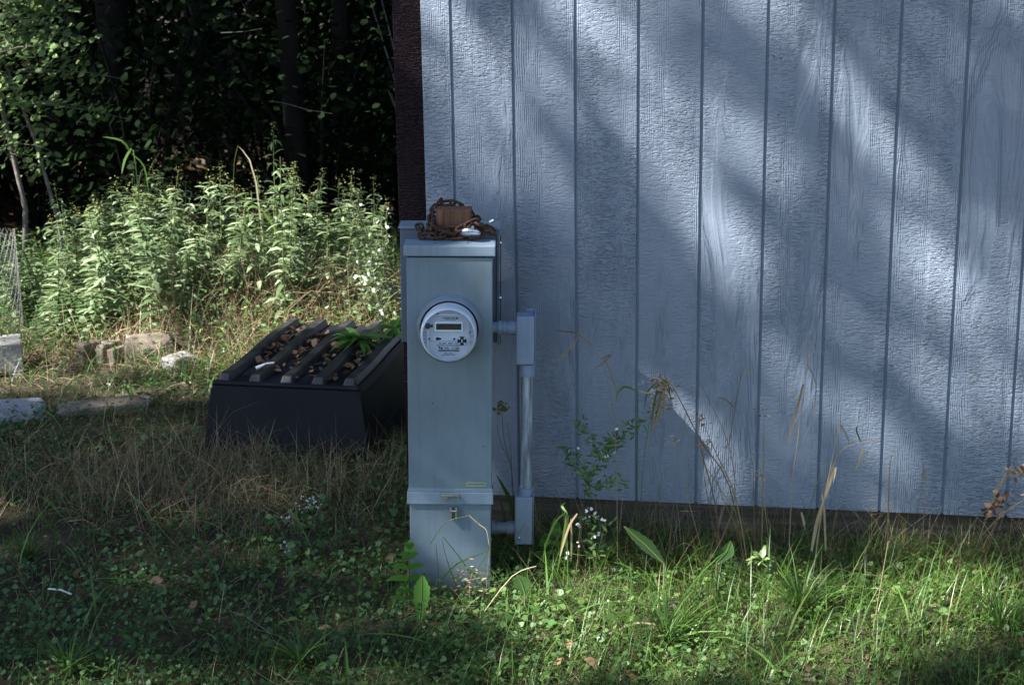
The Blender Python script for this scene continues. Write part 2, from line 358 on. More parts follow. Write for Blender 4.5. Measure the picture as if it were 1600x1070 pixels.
for xw in (-.155, SW + .055):                                       # side walls, grooved sheets
    mb = MB(); mb.box((0, 0, 0), (.009, SD - .1, ZT - ZB)); o = mb.build('side_wall', M['groove'], shed); o.location = (xw, SD / 2 + .04, (ZB + ZT) / 2)
    sg = -1 if xw < 0 else 1
    for i in range(14):
        mb_ = None
        if xw < 0 and i == 0:
            mb2 = MB(); mb2.box((0, 0, 0), (.012, SP - GW, ZT - ZB)); sp0 = mb2.build('side_plank', M['siding'], shed); oo = sp0
        else: oo = sp0.copy(); COL.objects.link(oo); oo.parent = shed
        oo.location = (xw + sg * .012, .19 + SP * i, (ZB + ZT) / 2)
mb = MB(); mb.box((1.75, SD + .06, (ZB + ZT) / 2), (3.9, .012, ZT - ZB)); mb.build('rear_wall', M['siding'], shed)
mb = MB(); mb.box((1.75, SD / 2, ZB + .02), (3.7, SD - .1, .018)); mb.build('floor_deck', M['shed_in'], shed)
# skid timbers and joist ends under the floor
mb = MB(); mb.box((1.75, .075, .118), (3.75, .07, .135)); mb.build('skid_beam', M['skid'], shed, bevel=.004)
for yy in (1.4, SD - .1):
    mb = MB(); mb.box((1.75, yy, .118), (3.75, .09, .135)); mb.build('skid_beam', M['skid'], shed)
# roof: gable with the ridge across
for sgn in (-1, 1):
    mb = MB(); a = .42 * sgn; R = Matrix.Rotation(-a, 3, 'X'); L = (SD / 2 + .14) / math.cos(.42)
    mb.box((1.75, SD / 2 + sgn * (SD / 2 + .14) / 2, ZT + .02 + math.tan(.42) * (SD / 2) / 2 + .03), (4.2, L, .03), R); mb.build('roof', M['roof'], shed)
for xx in (-.12, SW + .02):
    mb = MB(); mb.add([(xx - .01, .02, ZT), (xx - .01, SD, ZT), (xx - .01, SD / 2, ZT + math.tan(.42) * SD / 2), (xx + .01, .02, ZT), (xx + .01, SD, ZT), (xx + .01, SD / 2, ZT + math.tan(.42) * SD / 2)], [(0, 1, 2), (5, 4, 3), (0, 2, 5, 3), (2, 1, 4, 5)]); mb.build('gable', M['siding'], shed)
def wall_pt(x, y, off=0.0):                                         # pixel to wall-local (s, -off, z)
    v = ray(x, y); n = np.array(UI); P0 = np.array([WX, WY, H]) - n * off; c0 = np.array([0, 0, H])
    t = ((P0 - c0) @ n) / (v @ n); P = c0 + v * t; return float((P - P0) @ np.array(UR)), float(P[2])
first = None
for (x, y) in [(1220, 92), (1209, 88), (1216, 180), (1213, 283), (810, 322), (1480, 700), (1393, 572), (960, 420)]:
    s, z = wall_pt(x, y)
    if first is None:
        mb = MB(); mb.lathe((0, 0, 0), [(.0001, -.0012), (.0022, -.001), (.0026, .0005)], 10); first = mb.build('nail', M['black'], shed); o = first
    else: o = first.copy(); COL.objects.link(o); o.parent = shed
    o.location = (s, 0, z)

# ------------------------------------------------------------------ meter cabinet and what is fixed near it
TX, TY = -.212, 4.65; TILT = .0215
RT = (0, TILT, 0)
ped = empty('meter_cabinet', (TX, TY, 0), 'tall narrow grey green metal cabinet carrying the round electricity meter', 'cabinet', rot=RT)
mb = MB(); mb.box((0, .0425, .7245), (.266, .085, .765)); mb.build('upper_housing', M['cab'], ped, bevel=.003)
mb = MB(); mb.box((0, .043, .145), (.261, .080, .33)); mb.build('lower_housing', M['cab'], ped, bevel=.003)
mb = MB(); mb.add([(-.1415, -.008, 1.112), (.1415, -.008, 1.112), (.1415, .088, 1.112), (-.1415, .088, 1.112), (-.1415, -.008, 1.145), (.1415, -.008, 1.145), (.1415, .088, 1.149), (-.1415, .088, 1.149)],
              [(0, 3, 2, 1), (4, 5, 6, 7), (0, 1, 5, 4), (1, 2, 6, 5), (2, 3, 7, 6), (3, 0, 4, 7)])
lid = mb.build('rain_lid', M['cab_lit'], ped, bevel=.003)
mb = MB(); mb.box((0, .0, .326), (.275, .014, .040)); mb.box((-.1345, .04, .326), (.005, .075, .040)); mb.box((.1345, .04, .326), (.005, .075, .040)); mb.build('cover_band', M['cab_lit'], ped, bevel=.002)
mb = MB(); mb.box((0, .0005, .352), (.27, .006, .010)); mb.build('band_lip', M['cab_lit'], ped, bevel=.001)
mb = MB(); mb.box((-.001, -.012, .338), (.056, .012, .006)); mb.box((.026, -.012, .333), (.005, .012, .014)); mb.box((-.018, -.013, .331), (.02, .008, .01)); lt = mb.build('latch', M['zinc'], ped, bevel=.001)
mb = MB(); mb.box((.002, -.006, .277), (.006, .018, .040)); mb.box((.019, -.006, .277), (.006, .018, .040)); mb.tube([(.0, -.014, .286), (.022, -.014, .286)], .004, 8); mb.build('hasp', M['zinc'], ped, bevel=.001)
mb = MB()
for dx, dz, w_, h_ in ((0, .0055, .062, .0018), (0, -.0055, .062, .0018), (-.0301, 0, .0018, .0092), (.0301, 0, .0018, .0092)): mb.box((.082 + dx, -.0008, .372 + dz), (w_, .0012, h_))
mb.build('label_border', M['sticker'], ped)
mb = MB(); mb.box((.082, -.0004, .372), (.058, .0006, .0088)); mb.build('label', M['cab'], ped)
for (x, z) in ((-.136, .98), (-.1355, 1.06), (.105, .50), (-.055, .64)):
    mb = MB(); mb.lathe((x, -.001 if abs(x) < .13 else .05, z), [(.0001, -.001), (.0018, 0), (.002, .001)], 8); mb.build('rivet', M['black'] if abs(x) < .13 else M['chrome'], ped)
for x in (-.045, .055):
    mb = MB(); mb.lathe((x, .028, 1.1478), [(.003, 0), (.0025, .001), (.0001, .0012)], 8, 'z'); mb.build('rivet', M['black'], ped)

# meter: socket ring, clear drum, face
MC = Vector((.0 + .0005, 0, .885)); ptm = Vector((TX, TY, 0)) + Matrix.Rotation(TILT, 3, 'Y') @ Vector((-.001, 0, .885))
met = empty('electricity_meter', ptm, 'round white digital electricity meter under a clear cover, on the cabinet front', 'meter', rot=RT)
mb = MB(); mb.lathe((0, 0, 0), [(.104, .001), (.1035, -.008), (.0985, -.014), (.0955, -.022), (.0925, -.026), (.0905, -.024), (.0905, -.002)], 72); mb.build('socket_ring', M['meter_ring'], met)
mb = MB(); mb.lathe((0, 0, 0), [(.0905, -.005), (.0905, -.003), (.001, -.003)], 48); mb.build('ring_gap_shade', M['black'], met)  # black disc standing in for the shadow between ring and drum
mb = MB(); mb.lathe((0, 0, 0), [(.083, -.004), (.086, -.03), (.086, -.080), (.0855, -.090), (.082, -.0945), (.078, -.0955)], 72); rim = mb.build('meter_drum', M['meter_rim'], met)
mb = MB(); mb.lathe((0, 0, 0), [(.079, -.0955), (.0785, -.088), (.001, -.088)], 72); face = mb.build('face_plate', M['meter_face'], met)
mb = MB(); mb.lathe((0, 0, 0), [(.0868, -.060), (.0868, -.098), (.082, -.105), (.001, -.107), (.0001, -.107)], 72)
mb.lathe((0, 0, 0), [(.0001, -.1055), (.001, -.1055), (.081, -.1035), (.0858, -.097), (.0858, -.060), (.0868, -.060)], 72); mb.build('clear_cover', M['glass'], met)
YF = -.0885
def fx(px): return (px - 465) / 8.23 / 513 * .98
def fz(py): return -(py - 606) / 8.23 / 513 * .98
def rect(mb, x0, y0, x1, y1, d=.001, y=YF): mb.box(((fx(x0) + fx(x1)) / 2, y - d / 2, (fz(y0) + fz(y1)) / 2), (abs(fx(x1) - fx(x0)), d, abs(fz(y1) - fz(y0))))
mb = MB(); rect(mb, 285, 435, 655, 455, .004); rect(mb, 285, 540, 655, 560, .004); rect(mb, 285, 455, 303, 540, .004); rect(mb, 636, 455, 655, 540, .004); fr = mb.build('display_frame', M['meter_rim'], met, bevel=.0006)
mb = MB(); rect(mb, 303, 455, 636, 540, .0015); mb.build('display', M['lcd'], fr)
mb = MB(); rect(mb, 300, 335, 640, 343, .002); mb.build('nameplate_slot', M['meter_rim'], met)
mb = MB(); rect(mb, 315, 326, 340, 336, .001); rect(mb, 590, 326, 615, 336, .001); mb.build('slot_shadow_notch', M['ink'], met)['kind'] = 'stuff'
mb = MB(); mb.lathe((fx(195), YF, fz(490)), [(.0001, -.004), (.0085, -.004), (.009, 0)], 20); rect(mb, 215, 472, 262, 505, .003); mb.build('optical_port', M['ink'], met)
mb = MB(); rect(mb, 298, 642, 345, 682, .0015); rect(mb, 345, 650, 372, 676, .0015); mb.build('switch', M['ink'], met)
mb = MB(); rect(mb, 278, 632, 382, 692, .0006, YF + .0002); mb.build('switch_surround', M['meter_rim'], met)
for px in (210, 540):
    mb = MB(); mb.lathe((fx(px), YF, fz(664)), [(.0001, -.002), (.0032, -.002), (.0034, 0)], 14); mb.build('button', M['ink'], met)
mb = MB(); mb.lathe((fx(643), YF, fz(690)), [(.0001, -.0018), (.0138, -.0018), (.014, 0)], 28); dl = mb.build('dial', M['ink'], met)
mb = MB()
for k in range(4):
    a = math.pi / 4 + k * math.pi / 2; mb.lathe((fx(643) + .011 * math.cos(a), YF - .0018, fz(690) + .011 * math.sin(a)), [(.0001, -.001), (.003, -.001), (.003, 0)], 10)
mb.box((fx(643), YF - .0025, fz(690)), (.003, .001, .010)); mb.build('dial_marks', M['meter_rim'], dl)
mb = MB(); rect(mb, 190, 545, 203, 830, .0025); mb.build('seal_strip', M['meter_rim'], met)
mb = MB(); rect(mb, 218, 692, 640, 695, .0006); rect(mb, 748, 440, 751, 745, .0006)
for y in (575, 620, 665, 710): rect(mb, 128, y, 186, y + 3, .0006)
for y in (500, 560, 625, 715): rect(mb, 751, y, 815, y + 2, .0006)
rect(mb, 740, 560, 752, 592, .001); mb.build('printed_scale', M['ink'], met)
def text(s, px, py, hpx, parent, matl, wpx=None):
    cu = bpy.data.curves.new('t', 'FONT'); cu.body = s; cu.size = 1; cu.align_x = 'CENTER'; cu.align_y = 'CENTER'; cu.extrude = 0.01; cu.offset = .018
    ob = bpy.data.objects.new('t', cu); COL.objects.link(ob); dg = bpy.context.evaluated_depsgraph_get(); dg.update()
    me = bpy.data.meshes.new_from_object(ob.evaluated_get(dg)); bpy.data.objects.remove(ob)
    h = hpx / 8.23 / 513; sc = h / .7; xs_ = [v.co.x for v in me.vertices]; ww = (max(xs_) - min(xs_)) * sc
    sx = sc * (wpx / 8.23 / 513 / ww) if wpx else sc
    for v in me.vertices: v.co = (v.co.x * sx, -v.co.z * .02, v.co.y * sc)
    me.materials.clear(); me.materials.append(matl); o = link('printed_text', me, parent); o.location = (fx(px), YF - .0009, fz(py)); return o
text('1234567 89 \u25a0', 490, 385, 20, met, M['ink'], 190); text('== ====', 495, 410, 14, met, M['ink'], 130)
text('CL 200  240V  3W', 465, 724, 20, met, M['ink'], 250); text('TYPE  FM 2S  WATTHOUR METER', 460, 755, 17, met, M['ink'], 300)
text('1992  114 286', 505, 790, 22, met, M['ink'], 190)
text('IIIIIIIIIIIIIIIIIIIIII', 470, 822, 24, met, M['ink'], 265)
text('60Hz  TA 30', 462, 858, 13, met, M['ink'], 100); text('Kh 1.0  Made in USA', 462, 878, 13, met, M['ink'], 160)
mb = MB(); mb.lathe((fx(350), YF, fz(780)), [(.0001, -.001), (.003, -.001), (.003, 0)], 10); mb.lathe((fx(378), YF, fz(790)), [(.0001, -.001), (.003, -.001), (.003, 0)], 10); mb.build('printed_logo', M['ink'], met)

# back box
def loc_(p): return Vector((TX, TY, 0)) + Matrix.Rotation(TILT, 3, 'Y') @ Vector(p)
bb = empty('breaker_box', loc_((-.008, .21, .78)), 'slate blue electrical box mounted behind the meter cabinet and wooden post', 'electrical box', rot=RT)
mb = MB(); mb.box((-.002, .05, .192), (.312, .10, .375)); mb.build('box_body', M['panelbox'], bb, bevel=.003)
mb = MB(); mb.box((0, .052, .384), (.326, .118, .008)); mb.build('top_flange', M['cab_lit'], bb, bevel=.002)
mb = MB(); mb.box((.158, .012, .185), (.004, .05, .37)); mb.build('side_door', M['panelbox'], bb, bevel=.001)
mb = MB(); mb.box((.1645, .02, .175), (.003, .012, .36)); mb.build('hinge_rod', M['black'], bb)
for z in (.335, .155):
    mb = MB(); mb.lathe((.163, .004, z), [(.0001, -.009), (.006, -.008), (.007, -.002), (.005, .0), (.005, .004)], 14); mb.build('screw', M['chrome'], bb)
# post
po = MB(); po.box((0, 0, .61), (.112, .085, 1.255), taper=(1, 1))
o = po.build('wooden_post', M['post'], None, bevel=.004); o.location = loc_((.009, .150, 0)); o.rotation_euler = RT
tag(o, 'short reddish brown timber post rising between the two electrical boxes', 'post')
# conduit
cd = empty('conduit', loc_((.241, .14, .15)), 'grey vertical electrical conduit with two box elbows beside the meter cabinet', 'conduit', rot=RT)
def C_(x, y, z): return (x - .241, y - .14, z - .15)
for (zc, hh, nm) in ((.818, .158, 'upper'), (.208, .165, 'lower')):
    mb = MB(); mb.box(C_(.237, .14, zc), (.058, .07, hh)); eb = mb.build('elbow_box', M['pvc'], cd, bevel=.004, seg=3)
    mb = MB(); mb.box(C_(.268, .152, zc + .002), (.004, .075, hh + .012)); mb.box(C_(.256, .188, zc + .003), (.03, .006, hh + .010)); mb.build('cover_plate', M['pvc'], eb, bevel=.001)
    mb = MB(); mb.box(C_(.2665, .146, zc), (.0015, .069, hh - .006)); mb.build('cover_gasket', M['black'], eb)
mb = MB(); mb.tube([C_(.244, .14, .29), C_(.244, .14, .72)], .0185, 24); mb.build('pipe', M['pvc_old'], cd)
mb = MB(); mb.tube([C_(.244, .14, .695), C_(.244, .14, .735)], .0255, 24); mb.build('hub', M['pvc'], cd, bevel=.001)
mb = MB(); mb.tube([C_(.244, .14, .285), C_(.244, .14, .315)], .0245, 24); mb.build('hub', M['pvc'], cd, bevel=.001)
for (zc, x0, dark) in ((.853, .150, 1), (.172, .132, 0)):
    mb = MB(); mb.tube([C_(x0 - .02, .14, zc), C_(.21, .14, zc)], .0185, 20); nb = mb.build('nipple', M['pvc'], cd)
    mb = MB(); mb.tube([C_(.183, .14, zc), C_(.210, .14, zc)], .0235, 24); mb.build('coupling', M['pvc'], nb, bevel=.001)
    mb = MB(); mb.tube([C_(x0, .14, zc), C_(x0 + .013, .14, zc)], .0235, 12, smooth=False); mb.tube([C_(x0 + .017, .14, zc), C_(x0 + .026, .14, zc)], .0215, 24); mb.build('lock_nut', M['pvc'], nb, bevel=.001)
mb = MB(); mb.lathe(C_(.222, .104, .15), [(.0001, -.003), (.004, -.002), (.0045, .001)], 12); mb.build('screw', M['chrome'], cd)

# chain round the post, and its disc lock
ch = empty('chain', loc_((.0, .11, 1.17)), 'thick rusty chain wrapped twice round the top of the wooden post', 'chain')
chm = MB(); N_ = 14
pts = []
for k in range(N_):
    a = 2 * math.pi * k / N_; pts.append((.014 * math.cos(a) + (.0115 if math.cos(a) >= 0 else -.0115), .0125 * math.sin(a), 0))
lv = []; n = 8; r = .005
for k in range(N_):
    p_ = Vector(pts[k]); t = (Vector(pts[(k + 1) % N_]) - Vector(pts[k - 1])).normalized(); u = Vector((0, 0, 1)); v = t.cross(u)
    for j in range(n): a = 2 * math.pi * j / n; lv.append(p_ + (u * math.cos(a) + v * math.sin(a)) * r)
chm.add(lv, [(k * n + j, k * n + (j + 1) % n, ((k + 1) % N_) * n + (j + 1) % n, ((k + 1) % N_) * n + j) for k in range(N_) for j in range(n)], True)
link0 = None
def along(path, pitch=.0345):
    path = [Vector(p) for p in path]; seg = []; out = []; d = 0; nextd = 0
    for a, b in zip(path[:-1], path[1:]):
        L = (b - a).length
        while nextd <= d + L: out.append((a.lerp(b, (nextd - d) / L), (b - a).normalized())); nextd += pitch
        d += L
    return out
def wrap(z0, z1, turns, ax, ay, a0):
    o_ = []; M_ = int(turns * 24)
    for i in range(M_ + 1):
        t = i / M_; a = a0 + t * turns * 2 * math.pi; cx, cy = math.cos(a), math.sin(a); s = 1 / max(abs(cx) / ax, abs(cy) / ay) ; s = .62 * s + .38 * min(ax, ay) * 1.25
        o_.append(Vector((.009 + cx * s, .158 + cy * s, z0 + (z1 - z0) * t + .006 * math.sin(a * 2.3))))
    return o_
path = wrap(1.176, 1.196, 1.3, .072, .064, -2.4) 
tail = [Vector((.04, .062, 1.2)), Vector((.07, .066, 1.212)), Vector((.095, .07, 1.205)), Vector((.118, .085, 1.19)), Vector((.122, .11, 1.178)), Vector((.10, .125, 1.188)), Vector((.075, .118, 1.2))]
low = [Vector((-.10, .15, 1.186)), Vector((-.088, .085, 1.168)), Vector((-.055, .078, 1.168)), Vector((-.02, .079, 1.172)), Vector((.02, .08, 1.165)), Vector((.06, .076, 1.17)), Vector((.10, .075, 1.175))]
top_ = [Vector((-.06, .10, 1.20)), Vector((-.060, .16, 1.232)), Vector((-.04, .205, 1.252)), Vector((0, .208, 1.254)), Vector((.05, .206, 1.232)), Vector((.078, .17, 1.21)), Vector((.09, .12, 1.2))]
k = 0
for pth in (path, tail, low, top_):
    for (p_, t) in along([Vector((q.x, q.y - .008, q.z - .008)) for q in pth], .030):
        if link0 is None: link0 = chm.build('chain_link', M['rust'], ch); o = link0
        else: o = link0.copy(); COL.objects.link(o); o.parent = ch
        q = t.to_track_quat('X', 'Z').to_matrix() @ Matrix.Rotation((math.pi / 2 if k % 2 else 0) + .35 + random.uniform(-.25, .25), 3, 'X')
        o.location = loc_(p_) - ch.location; o.rotation_euler = q.to_euler(); o.scale = (.88, .88, .88); k += 1
lk = empty('disc_padlock', loc_((.062, .062, 1.171)), 'shiny round steel padlock hanging from the rusty chain above the lid', 'padlock', rot=(-.55, .08, 0))
mb = MB(); mb.lathe((0, 0, 0), [(.0001, .010), (.024, .010), (.033, .007), (.036, 0), (.033, -.007), (.024, -.010), (.0001, -.010)], 40, 'z'); mb.build('lock_body', M['chrome'], lk)
mb = MB(); mb.tube([(.018 * math.cos(a), .024 + .014 * math.sin(a), .003 + .004 * math.sin(a)) for a in [i * math.pi / 8 for i in range(-1, 10)]], .0045, 8); mb.build('shackle', M['chrome'], lk)
mb = MB(); mb.lathe((0, -.018, .0102), [(.004, 0), (.0035, .0012), (.0001, .0012)], 12, 'z'); mb.build('keyhole_cover', M['black'], lk)
mb = MB(); mb.tube([(0, 0, 0), (.014, 0, .006)], .006, 10); o = mb.build('lock_pin', M['chrome'], ch); o.location = loc_((.122, .075, 1.205)) - ch.location
mb = MB(); mb.tube([(0, 0, 0), (0, -.012, .0)], .0045, 10); o = mb.build('link_pin', M['chrome'], ch); o.location = loc_((.07, .052, 1.195)) - ch.location

# ------------------------------------------------------------------ black ribbed tub
bn = empty('plastic_tub', (-.93, 6.05, 0), 'black ribbed plastic tub lying upside down in the grass left of the shed', 'tub', rot=(0, 0, -.21))
def topz(y): return .322 + .038 * (1 / (1 + math.exp(-(y - .42) * 9)))
ys_ = [0, .035, .10, .18, .27, .36, .45, .55, .65, .76, .88]
def shell():
    mb = MB(); vs = []; w0, w1 = .31, .365; nY = len(ys_)
    for y in ys_:
        zt = topz(y); vs += [(-w0, y, zt), (w0, y, zt)]
    mb.add(vs, [(2 * i, 2 * i + 1, 2 * i + 3, 2 * i + 2) for i in range(nY - 1)], True)
    for sg in (-1, 1):
        vs = []
        for y in ys_: vs += [(sg * w0, y, topz(y)), (sg * (w0 + .012), y, topz(y) - .03), (sg * w1, -.03 + (y / .88) * .94, -.02)]
        fs = []
        for i in range(nY - 1):
            for k_ in range(2):
                q_ = (3 * i + k_, 3 * i + k_ + 1, 3 * i + k_ + 4, 3 * i + k_ + 3); fs.append(q_ if sg < 0 else q_[::-1])
        mb.add(vs, fs, False)
    for (y, yb) in ((0, -.045), (.88, .925)):
        mb.add([(-w0, y, topz(y)), (w0, y, topz(y)), (w0 + .012, (y + yb * .2 + y * 0) if 0 else y + (yb - y) * .12, topz(y) - .03), (-w0 - .012, y + (yb - y) * .12, topz(y) - .03), (w1, yb, -.02), (-w1, yb, -.02)],
               [(0, 3, 2, 1), (3, 5, 4, 2)] if y == 0 else [(0, 1, 2, 3), (3, 2, 4, 5)])
    return mb
shell().build('tub_shell', M['bin'], bn, bevel=.012, seg=3)
mb = MB(); mb.tube([(-.312, .0, topz(0) - .006), (.312, .0, topz(0) - .006)], .011, 10); mb.build('front_rim', M['bin'], bn)
rib0 = None
mb = MB(); vs = []
for y in [.012, .03] + ys_[2:] :
    zt = topz(y); h = .004 if y < .02 else .028; a = .029; b = .019
    vs += [(-a, y, zt - .002), (-b, y, zt + h), (b, y, zt + h), (a, y, zt - .002)]
nY = len(vs) // 4
mb.add(vs, [(4 * i + k_, 4 * i + k_ + 1, 4 * i + k_ + 5, 4 * i + k_ + 4) for i in range(nY - 1) for k_ in range(3)] + [(0, 3, 2, 1)], False)
for i, x in enumerate((-.27, -.135, 0, .135, .27)):
    if rib0 is None: rib0 = mb.build('rib', M['bin_top'], bn, bevel=.003); o = rib0
    else: o = rib0.copy(); COL.objects.link(o); o.parent = bn
    o.location = (x, 0, 0)
RB = Matrix.Rotation(-.21, 3, 'Z')
def on_tub(x, y, dz=0): return Vector((-.93, 6.05, 0)) + RB @ Vector((x, y, topz(y) + dz))
# fallen leaves in the channels (nobody could count them)
n = 240; cx = rng.choice([-.2, -.065, .065, .2], n) + rng.uniform(-.03, .03, n); cy = rng.beta(3, 1.6, n) * .76
P = np.array([on_tub(a, b, random.uniform(.004, .014)) for a, b in zip(cx, cy)])
o = batch('fallen_leaves', [(*leaves(P, rng.uniform(.018, .045, n), up_normals(n, .5), rng.uniform(0, 6.28, n), OVAL, .3), rng.uniform(.3, 1, n))], M['dead_leaf']); o['kind'] = 'stuff'
o['label'] = 'dead leaves collected in the channels of the black tub'
def fan_plant(name, label, cat, base, n, L, W, matl, e=(.2, 1.1), seed=1, grp=None, tint=(.3, 1), T=None):
    global rng
    r0 = rng; rng = np.random.default_rng(seed); P = np.tile(np.array([0, 0, 0.]), (n, 1))
    e0 = rng.uniform(*e, n); pr = [.25, .9, 1, .6, .05] if T is None else T
    v, f, k_ = blades(P, rng.uniform(L * .6, L, n), rng.uniform(W * .7, W, n), e0, e0 - rng.uniform(.5, 1.4, n), rng.uniform(0, 6.28, n), prof=pr)
    me = np_mesh('leaf_cluster', v, f, matl, np.repeat(rng.uniform(*tint, n), k_)); rng = r0
    o = link(name, me); o.location = base; return tag(o, label, cat, grp)
fan_plant('creeping_weed', 'green leafy weed sprawled over the back of the black tub', 'weed', on_tub(.17, .50, .05), 34, .17, .03, M['fern'], (-.2, .7), 5)
fan_plant('creeping_weed', 'small tuft of green leaves at the right back edge of the black tub', 'weed', on_tub(.27, .68, .05), 22, .15, .026, M['fern'], (0, .8), 6)
o = MB(); o.tube([(0, 0, 0), (.04, .012, .012), (.075, .02, .014)], .008, 8); o = o.build('plastic_scrap', M['white']); o.location = on_tub(-.19, .17, .012); tag(o, 'small white scrap lying across a rib of the black tub', 'litter')

# ------------------------------------------------------------------ blocks and stones
def rocky(name, size, loc, rotz, matl, label, cat, seed=0, sub=4, rough=.12, rot=(0, 0)):
    r0 = random.Random(seed); mb = MB(); n = sub; vs = []; fs = []; ids = {}
    def vid(p):
        k_ = tuple(round(a, 5) for a in p)
        if k_ not in ids: ids[k_] = len(vs); vs.append(k_)
        return ids[k_]
    for ax in range(3):
        for s in (-1, 1):
            for i in range(n):
                for j in range(n):
                    q_ = []
                    for (a, b) in ((i, j), (i + 1, j), (i + 1, j + 1), (i, j + 1)):
                        c_ = [0, 0, 0]; c_[ax] = s; c_[(ax + 1) % 3] = 2 * a / n - 1; c_[(ax + 2) % 3] = 2 * b / n - 1; q_.append(vid(c_))
                    fs.append(q_ if s > 0 else q_[::-1])
    out = []
    for p in vs:
        v = Vector(p); v = v.lerp(v.normalized() * 1.15, .35); v += Vector([r0.uniform(-rough, rough) for _ in range(3)]); out.append((v.x * size[0] / 2, v.y * size[1] / 2, v.z * size[2] / 2))
    mb.add(out, fs, False); o = mb.build(name, matl, bevel=.006, seg=1); o.location = loc; o.rotation_euler = (rot[0], rot[1], rotz); return tag(o, label, cat)
b0 = atz(30, 592)
cb = empty('concrete_block', (b0.x - .225, b0.y + .13, G(b0.x, b0.y) - .03), 'grey hollow concrete block with sunlit top at the left edge', 'block', rot=(0, 0, .32))
mb = MB(); L, Wd, Hh = .40, .22, .20
mb.box((0, 0, .125), (L, Wd, .15)); mb.box((L / 2 - .035, 0, .02), (.07, Wd, .06)); mb.box((-L / 2 + .035, 0, .02), (.07, Wd, .06)); mb.box((0, .02, .02), (.10, Wd - .05, .059)); mb.build('block_shell', M['concrete'], cb, bevel=.005)
b1 = atz(152, 583)
bk = empty('broken_block', (b1.x, b1.y + .08, G(b1.x, b1.y) - .03), 'broken piece of hollow concrete block lying in dry grass', 'block', rot=(0, .12, -.5))
mb = MB(); mb.box((-.07, 0, .06), (.05, .16, .13)); mb.box((.03, .02, .065), (.045, .15, .14), Matrix.Rotation(.1, 3, 'Z')); mb.box((-.02, .06, .06), (.10, .04, .12)); mb.box((.09, .05, .05), (.10, .05, .10)); mb.box((.12, 0, .07), (.045, .12, .13), Matrix.Rotation(-.2, 3, 'Y')); mb.build('block_shell', M['rock'], bk, bevel=.008)
b = atz(225, 553, .1); rocky('rock', (.24, .2, .2), (b.x, b.y + .1, .07), .3, M['rock'], 'squarish brown rock half buried in the dry grass mound', 'rock', 3)
b = atz(276, 577, .05); rocky('rock', (.16, .13, .13), (b.x, b.y + .05, .05), .9, M['concrete'], 'small grey rock between the grass mound and the black tub', 'rock', 4)
b = atz(25, 640, .04); rocky('stone_slab', (.36, .30, .06), (b.x - .06, b.y, G(b.x, b.y) + .005), .2, M['slab'], 'flat pale stone slab in the grass below the concrete block', 'stone', 5, rough=.05)
b = atz(165, 640, .02); rocky('stone_slab', (.42, .14, .05), (b.x, b.y, G(b.x, b.y) + .01), .35, M['rock'], 'low grey brown slab sunk in shaded grass below the broken block', 'stone', 8, rough=.06)
# wire mesh roll at far left
wr = empty('wire_mesh', (at(-8, 480, 8.1).x, 8.1, 0), 'roll of galvanised wire mesh among weeds at the far left', 'wire mesh')
mb = MB(); R_ = .14; hh = .62
for k in range(26):
    for sg in (-1, 1):
        mb.tube([(R_ * math.cos(2 * math.pi * k / 26 + sg * t * 1.9), R_ * math.sin(2 * math.pi * k / 26 + sg * t * 1.9), t * hh) for t in [i / 9 for i in range(10)]], .0014, 3, cap=False)
mb.build('mesh_roll', M['wire'], wr)

# ------------------------------------------------------------------ trees that shade the place (left, outside the picture)
# Density of the canopy between the sun and a given spot: thin where light reaches the place.
WB = []                                                             # light and dark streaks on the wall: (points, width, amount)
def zpx(pts): return [wall_pt(780 + x * .7475, y * .7475) for x, y in pts]
for pts, wd, am in [([(500, 0), (640, 190), (760, 420)], .075, 2.6), ([(860, 10), (1000, 240), (1060, 420)], .10, 3.2), ([(1090, 380), (1097, 560)], .08, 2.0),
                    ([(700, 500), (790, 740), (860, 930), (900, 1040)], .085, 2.4), ([(330, 600), (470, 760), (560, 900), (630, 1010)], .07, 2.4),
                    ([(450, 250), (530, 420), (560, 520)], .08, 1.0), ([(60, 100), (230, 420), (300, 560)], .08, 1.0), ([(100, 760), (200, 900), (330, 1020)], .11, 1.6),
                    ([(930, 640), (1040, 860)], .05, 1.2), ([(590, 560), (690, 760)], .07, 1.2), ([(0, 700), (60, 1000)], .12, 1.4), ([(1040, 0), (1097, 60)], .06, 2), ([(0, 545), (74, 545), (160, 620), (270, 765)], .11, 6.0), ([(560, 1040), (660, 1060)], .06, -2), ([(395, 905), (470, 1000)], .05, -2.5), ([(800, 640), (900, 800)], .05, -1.6), ([(60, 600), (200, 800), (300, 960)], .16, 2.6), ([(-10, 780), (90, 980), (240, 1060)], .16, 3.2), ([(250, 480), (400, 700), (560, 960)], .05, 1.2),
                    ([(580, 40), (700, 220), (810, 350)], .06, -2.5), ([(1000, 60), (1080, 190)], .05, -2), ([(330, 400), (440, 580), (530, 720)], .06, -2.2),
                    ([(330, 830), (440, 960), (560, 1060)], .07, -3.0), ([(850, 500), (960, 660), (1010, 760)], .07, -2), ([(960, 520), (1060, 640)], .05, -2),
                    ([(180, 60), (260, 200)], .07, -1.6), ([(40, 440), (180, 640)], .06, -1.6), ([(900, 820), (1010, 980)], .06, -1.6), ([(740, 300), (860, 460)], .04, -1.2)]:
    WB.append((zpx(pts), wd, am))
def segd(px, py, a, b):
    ax, ay = a; bx, by = b; dx, dy = bx - ax, by - ay; t = np.clip(((px - ax) * dx + (py - ay) * dy) / (dx * dx + dy * dy), 0, 1)
    return np.hypot(px - ax - t * dx, py - ay - t * dy)
